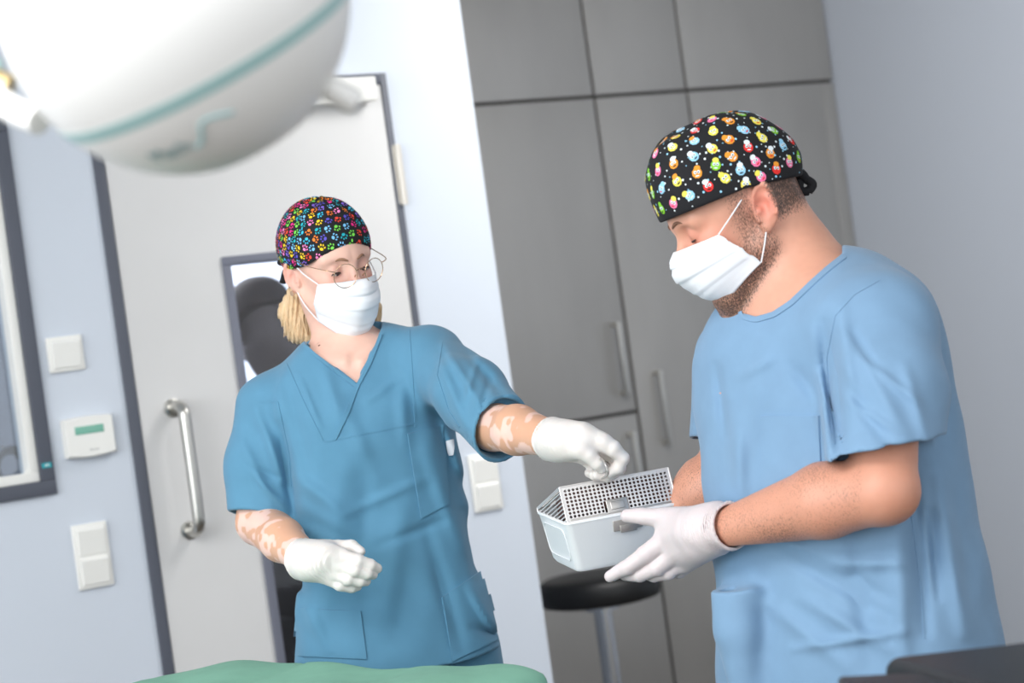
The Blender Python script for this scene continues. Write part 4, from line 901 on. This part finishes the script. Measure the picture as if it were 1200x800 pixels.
def perf(name, o, a, b_, W, H, nw, nh, hr, th_, skip=None, border=.004, slots=False):
    """a sheet W x H with nw x nh punched holes, spanned by vectors a, b_ from o"""
    o = np.array(o); nn = np.cross(a, b_); V = []; F = []; vi = {}
    cw = (W - 2 * border) / nw; ch = (H - 2 * border) / nh
    def vid(x, y):
        k = (round(x * 1e6), round(y * 1e6))
        if k not in vi: vi[k] = len(V); V.append(o + a * x + b_ * y)
        return vi[k]
    for i in range(nw):
        for j in range(nh):
            x0 = border + i * cw; y0 = border + j * ch; x1 = x0 + cw; y1 = y0 + ch; cx = (x0 + x1) / 2; cy = (y0 + y1) / 2
            if skip and skip(cx, cy): continue
            xs = [(x0, y0), (cx, y0), (x1, y0), (x1, cy), (x1, y1), (cx, y1), (x0, y1), (x0, cy)]; O_ = [vid(*p) for p in xs]
            rx, ry = (hr, hr) if not slots else (cw * .28, ch * .40)
            I_ = []
            for k in range(8): an = math.radians(-135 + 45 * k); I_.append(len(V)); V.append(o + a * (cx + rx * math.cos(an) * (1.15 if slots else 1)) + b_ * (cy + ry * math.sin(an) * (1.15 if slots else 1)))
            F += [(O_[k], O_[(k + 1) % 8], I_[(k + 1) % 8], I_[k]) for k in range(8)]
    for x0, x1, y0, y1 in ((0, W, 0, border), (0, W, H - border, H), (0, border, border, H - border), (W - border, W, border, H - border)):
        k = len(V); V += [o + a * x0 + b_ * y0, o + a * x1 + b_ * y0, o + a * x1 + b_ * y1, o + a * x0 + b_ * y1]; F.append((k, k + 1, k + 2, k + 3))
    ob = mk(name, V, F, m_tray, bas, False); md = ob.modifiers.new('t', 'SOLIDIFY'); md.thickness = th_; md.offset = 0; return ob
bz0, bh = .000, .053; i0 = .004; BWi = BW - 2 * i0; BDi = BD - 2 * i0
lx = (.062, .100)
perf('front_panel', KF(i0, i0, bz0), ex, ez2, BWi, bh, 26, 8, .0022, .0008, lambda x, y: lx[0] < x < lx[1] and y < .020)
perf('back_panel', KF(i0, BD - i0, bz0 + bh - .009), ex, ez2, BWi, .009, 26, 1, .0022, .0008)
perf('top_panel', KF(i0, i0, bz0 + bh), ex, ey2, BWi, BDi, 26, 20, .0022, .0008)
for a in (i0, BW - i0):     # slatted ends, the part that stands above the tub
    q = MB()
    for k in range(9):
        y = .004 + k * .0058; xm = min(BDi, (y + .001) / math.tan(TILT)); q.box(KF, a - .0006, a + .0006, i0, i0 + xm, y - .0010, y + .0010)
    q.build('side_panel', m_tray, bas, False)
q = MB()
cs_ = [(i0, i0), (BW - i0, i0), (BW - i0, BD - i0), (i0, BD - i0)]
q.tube([KF(a, b_, bz0 + bh) for a, b_ in cs_], .0013, 8, closed=True); q.tube([KF(i0, i0, bz0), KF(BW - i0, i0, bz0)], .0013, 8)
for a, b_ in cs_[:2]: q.tube([KF(a, b_, bz0), KF(a, b_, bz0 + bh)], .0013, 8)
for a, b_ in cs_[2:]: q.tube([KF(a, b_, bz0 + bh - .009), KF(a, b_, bz0 + bh)], .0013, 8)
q.build('rim_wire', m_tray, bas)
q = MB(); q.box(lambda a, b_, c: KF(a, b_, c), lx[0] + .006, lx[1] + .002, i0 - .0020, i0 - .0005, bz0 + .001, bz0 + .022, .0012); q.box(KF, lx[0] + .012, lx[1] - .004, i0 - .0030, i0 - .0015, bz0 + .006, bz0 + .018, .001)
q.box(KF, i0 + .005, BW - i0 - .005, i0 - .0015, i0 - .0005, bz0 + .0005, bz0 + .0035, .0004); q.build('latch', m_latch, bas)
# bail handle: a wire rising from the lid into the woman's pinch
hx = .0655; q = MB(); q.tube(smooth_path([KF(hx, .002, bz0 + bh), P3(712, 556, 3.088), P3(711, 548, 3.080), P3(708, 541, 3.084), P3(703, 537, 3.105), P3(698, 544, 3.13), P3(700, 556, 3.14)], 6), .0016, 8)
q.build('bail_handle', m_latch, bas)

q = MB(); q.box(KF, .014, BW - .014, .010, .075, bz0 + .012, bz0 + bh - .005, .002); q.build('hole_backing', mat('brown_backing', (96, 66, 60), .6), bas)  # added dark block that makes the punched holes look shaded inside

# ------------------------------------------------------------------ draped instrument table
A0 = np.array([-.545, 3.47]); A1 = np.array([-.024, 3.05]); e1 = unit(A1 - A0); e2 = np.array([e1[1], -e1[0]]); e2 = e2 if e2[1] < 0 else -e2
TW, TD, TZ = np.linalg.norm(A1 - A0), .62, .928
def TF(a, b_, c): return Vector((*(A0 + e1 * a + e2 * b_), c))
tab = empty('instrument_table', TF(TW / 2, TD / 2, 0), 'instrument table hidden under the green drape in the foreground', 'table')
q = MB(); q.box(TF, 0, TW - .07, 0, TD, TZ - .035, TZ - .006, .006); q.build('table_top', m_steel, tab)
for a in (.04, TW - .11):
    for b_ in (.04, TD - .04): q = MB(); q.tube([TF(a, b_, .03), TF(a, b_, TZ - .03)], .0125, 12); q.build('leg', m_steel, tab); q = MB(); q.tube([TF(a - .01, b_, .025), TF(a + .01, b_, .025)], .025, 14); q.build('caster', m_blackv, tab)
q = MB(); ov = .30; nx_, ny_ = 90, 80; V = []
g0 = []
for i in range(nx_):
    for j in range(ny_):
        a = -ov + (TW + 2 * ov) * i / (nx_ - 1); b_ = -ov + (TD + 2 * ov) * j / (ny_ - 1)
        ca, cb = min(max(a, 0), TW), min(max(b_, 0), TD); da, db = a - ca, b_ - cb; dist = math.hypot(da, db)
        fl = 1 - math.exp(-dist / .02); k = (.015 * fl + .16 * dist + .018 * math.sin(a * 26 + b_ * 19) * min(1, dist * 6)) / max(dist, 1e-6) if dist > 0 else 0
        if b_ < 0: k *= .55
        z = TZ + .004 - max(0, dist - .012 * fl) * .97
        crease = -.0035 * (math.exp(-((a - .20) / .006) ** 2) + math.exp(-((a - .42) / .006) ** 2) + math.exp(-((b_ - .14) / .006) ** 2) + math.exp(-((b_ - .36) / .006) ** 2))
        z += .006 * math.sin(a * 9 + 1) * math.sin(b_ * 8 + .6) + .008 * math.sin((a * .8 + b_) * 13) * .5 + .003 * math.sin(a * 31 - b_ * 23) + crease + .010
        z -= 2.4 * max(0, ca - (TW - .10)) ** 2
        V.append(TF(ca + da * k, cb + db * k, z))
q.add(V, grid_faces(nx_, ny_))
o = q.build('surgical_drape', mat('green_drape', (122, 172, 150), .85, bump=(500, .25, .001), mott=(.05, 25, (1, 1, 1)))); md = o.modifiers.new('t', 'SOLIDIFY'); md.thickness = .002; md.offset = 1
tag(o, 'green surgical drape spread over the table in front of the woman', 'drape')

# ------------------------------------------------------------------ black equipment console, bottom right
m_cons = mat('black_console', (20, 21, 24), .45)
C0 = P3(1030, 769, 2.2); zt_ = float(C0[2])
cpoly = [C0[:2], C0[:2] + [.52, -.08], C0[:2] + [.58, -.62], C0[:2] + [.12, -.50]]
con = empty('equipment_console', (C0[0] + .3, 1.9, 0), 'black equipment console with rounded edge in the bottom right corner', 'console')
def prism(poly, z0, z1, bev, name, m_, parent):
    bm = bmesh.new(); lo_ = [bm.verts.new((*p, z0)) for p in poly]; hi_ = [bm.verts.new((*p, z1)) for p in poly]; n = len(poly)
    bm.faces.new(lo_[::-1]); bm.faces.new(hi_)
    for i in range(n): bm.faces.new((lo_[i], lo_[(i + 1) % n], hi_[(i + 1) % n], hi_[i]))
    bmesh.ops.recalc_face_normals(bm, faces=bm.faces); bmesh.ops.bevel(bm, geom=bm.edges[:], offset=bev, segments=5, affect='EDGES', profile=.5)
    bm.verts.ensure_lookup_table(); q = MB(); q.add([v.co for v in bm.verts], [[v.index for v in f.verts] for f in bm.faces]); bm.free(); return q.build(name, m_, parent)
prism(cpoly, zt_ - .20, zt_, .016, 'top_housing', m_cons, con)
prism([np.array(p) * .94 + np.array([C0[0] + .3, 1.93]) * .06 for p in cpoly], .08, zt_ - .19, .01, 'body', m_cons, con)
D0 = P3(984, 791, 2.16); prism([D0[:2] + [-.003, 0], D0[:2] + [.09, -.05], D0[:2] + [.10, -.16], D0[:2] + [-.01, -.09]], D0[2] - .05, D0[2], .006, 'side_bracket', m_cons, con)
for a, b_ in ((.08, -.06), (.48, -.10), (.50, -.52), (.16, -.46)):
    q = MB(); q.tube([(C0[0] + a - .012, 2.2 + b_, .04), (C0[0] + a + .012, 2.2 + b_, .04)], .04, 16); q.build('caster', m_blackv, con)

# ------------------------------------------------------------------ surgical lamp in the near foreground
LC = Vector(P3(205, 0, 1.6)); LR = 205 / FPX * 1.6; be = math.radians(8)
rh = (LC - Vector((0, 0, CAMZ))).normalized(); e0 = Vector((.3665, 0, -.9287)); e0 = (e0 - rh * e0.dot(rh)).normalized(); la = (e0 * math.cos(be) + rh * math.sin(be)).normalized()
lp_ = Vector(P3(205 + 87, -49, 1.6)) - LC; lp_ = (lp_ - la * lp_.dot(la)).normalized(); ln_ = la.cross(lp_)
if ln_.y > 0: ln_ = -ln_
m_lampw = mat('lamp_housing', (240, 239, 236), .35); m_lampt = mat('lamp_teal_band', (162, 196, 195), .4)
lamp = empty('surgical_lamp', LC, 'large round white surgical lamp with a teal band, out of focus at top left', 'lamp')
def arc(h0, h1, n, sc=1.): return [(LR * sc * math.sqrt(max(0, 1 - h * h)), LR * sc * h) for h in np.linspace(h0, h1, n)]
q = MB(); q.lathe(arc(-1, .34, 26), LC, la, 72); q.build('rear_shell', m_lampw, lamp)
q = MB(); q.lathe([(LR * .93, LR * .325)] + arc(.325, .40, 4, 1.004) + [(LR * .91, LR * .40)], LC, la, 72); q.build('band', m_lampt, lamp)
q = MB(); q.lathe(arc(.39, .93, 18) + [(LR * .35, LR * .94)], LC, la, 72); q.build('front_rim', m_lampw, lamp)
q = MB(); q.lathe([(LR * .36, LR * .935), (LR * .2, LR * .96), (0, LR * .97)], LC, la, 48); q.build('light_lens', mat('lamp_lens', (250, 250, 248), .2, emit=((255, 252, 245), 1.5)), lamp)
def lamp_text(txt, size, phi0, h0, name, m_):
    cu = bpy.data.curves.new(name, 'FONT'); cu.body = txt; cu.size = size; cu.extrude = 0; ob = bpy.data.objects.new(name, cu); COL.objects.link(ob)
    dg = bpy.context.evaluated_depsgraph_get(); me = ob.evaluated_get(dg).to_mesh(); V = []
    for v in me.vertices:
        h = h0 - v.co.y / LR; rr_ = LR * math.sqrt(1 - h * h); ph = phi0 + v.co.x / rr_
        V.append(LC + la * (LR * h) * 1.004 + (lp_ * math.sin(ph) + ln_ * math.cos(ph)) * rr_ * 1.005)
    F = [tuple(p.vertices) for p in me.polygons]; ob.evaluated_get(dg).to_mesh_clear(); bpy.data.objects.remove(ob)
    return mk(name, V, F, m_, lamp, False)
m_prt = mat('lamp_print', (80, 145, 150), .5)
lamp_text('Mach', .0165, -.70, .66, 'lettering', m_prt)
q = MB(); q.tube([LC + la * (LR * h * 1.004) + (lp_ * math.sin(p) + ln_ * math.cos(p)) * (LR * math.sqrt(1 - h * h) * 1.003) for p, h in ((-.34, .66), (-.28, .64), (-.24, .60), (-.21, .55), (-.16, .52), (-.08, .53), (.03, .56))], .0016, 6); q.build('emblem', mat('lamp_print_pale', (160, 195, 196), .5), lamp)
# stub handle on the right of the rim
kd = (Vector(P3(398, 110, 1.6)) - Vector(P3(340, 78, 1.6))).normalized(); q = MB(); q.lathe([(.014, 0), (.014, .018), (.0105, .022), (.0105, .046), (.008, .05), (0, .051)], Vector(P3(352, 84, 1.62)), kd, 24); q.build('side_handle', m_lampw, lamp)
# yoke joint and spring arm leaving the frame on the left and rising to the ceiling
J = Vector(P3(-28, 96, 1.66)); q = MB(); q.tube(smooth_path([Vector(P3(46, 142, 1.64)), Vector(P3(10, 126, 1.66)), J], 6), .011, 16); q.build('yoke', m_lampw, lamp)
q = MB(); q.tube([Vector(P3(-14, 102, 1.70)), Vector(P3(8, 112, 1.70))], .017, 20); q.build('joint_ring', mat('brass_ring', (214, 190, 140), .35, .6), lamp)
q = MB(); q.tube([Vector(P3(-30, 84, 1.72)), Vector(P3(2, 80, 1.72))], .008, 16); q.build('joint_cap', m_lampt, lamp)
q = MB(); q.tube(smooth_path([J, J + Vector((-.10, .02, .06)), J + Vector((-.16, .03, .30)), J + Vector((-.18, .04, .8)), Vector((J.x - .18, J.y + .04, 2.80))], 6), .02, 16); q.lathe([(0, 0), (.07, 0), (.07, -.03), (.02, -.05)], (J.x - .18, J.y + .04, 2.82), n=30); q.build('suspension_arm', m_lampw, lamp)

# ------------------------------------------------------------------ figure seen dimly through the door pane
def PH(x, y, off):
    u, v = uv(x, y); wp = W0 + NX * off; Yq = wp.dot(NX) / ((u / FPX) * NX.x + NX.y); return P3(x, y, Yq)
TO = PH(311, 390, -.48)
per = empty('person', (TO[0] + .10, TO[1], 0), 'dim figure in dark cap and black clothes behind the glass of the door', 'person')
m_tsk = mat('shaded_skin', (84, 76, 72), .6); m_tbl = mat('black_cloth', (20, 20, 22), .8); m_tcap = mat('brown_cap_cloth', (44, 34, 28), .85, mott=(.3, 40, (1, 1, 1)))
TR = frameR((-.35, .75, -.6))
hc = TO; tk = [PH(370, 440, -.50), PH(358, 560, -.52), PH(356, 700, -.52)]
def t_body(P):
    d = sub(P, hc, .24, lambda q: head_sdf((q - hc) @ TR)); d = smin(d, cap(P, hc + TR @ np.array([-.02, 0, -.04]), tk[0], .052, .07), .03)
    return smin(d, cap(P, tk[0], tk[1], .085, .085), .05)
sdf_obj('body', t_body, np.minimum(hc, tk[1]) - .16, np.maximum(hc, tk[1]) + [.2, .2, .2], .005, m_tsk, per)
sdf_obj('cap', lambda P: smax(ell((P - hc) @ TR, (-.004, 0, .052), (.108, .09, .10), None, 2.3), -((P - hc) @ TR)[:, 2] + .02, .003), hc - .2, hc + .22, .005, m_tcap, per)
def t_clo(P):
    d = smin(cap(P, tk[0] + [0, 0, -.03], tk[1], .10, .10), cap(P, tk[1], tk[2], .10, .11), .05)
    for s in (-1, 1): d = smin(d, chain(P, [tk[0] + [s * .06, s * .04, -.05], tk[0] + [s * .08, s * .04, -.28], tk[0] + [s * .08 - .02, s * .04 - .06, -.45]], [.06, .05, .042]), .03)
    return smax(d, -sph(P, hc, .10), .005)
sdf_obj('jacket', t_clo, tk[2] - [.34, .32, .18], tk[0] + [.34, .32, .2], .008, m_tbl, per)
legs((tk[2][0], tk[2][1]), math.radians(30), tk[2][2] - .02, m_tbl, per, .06)
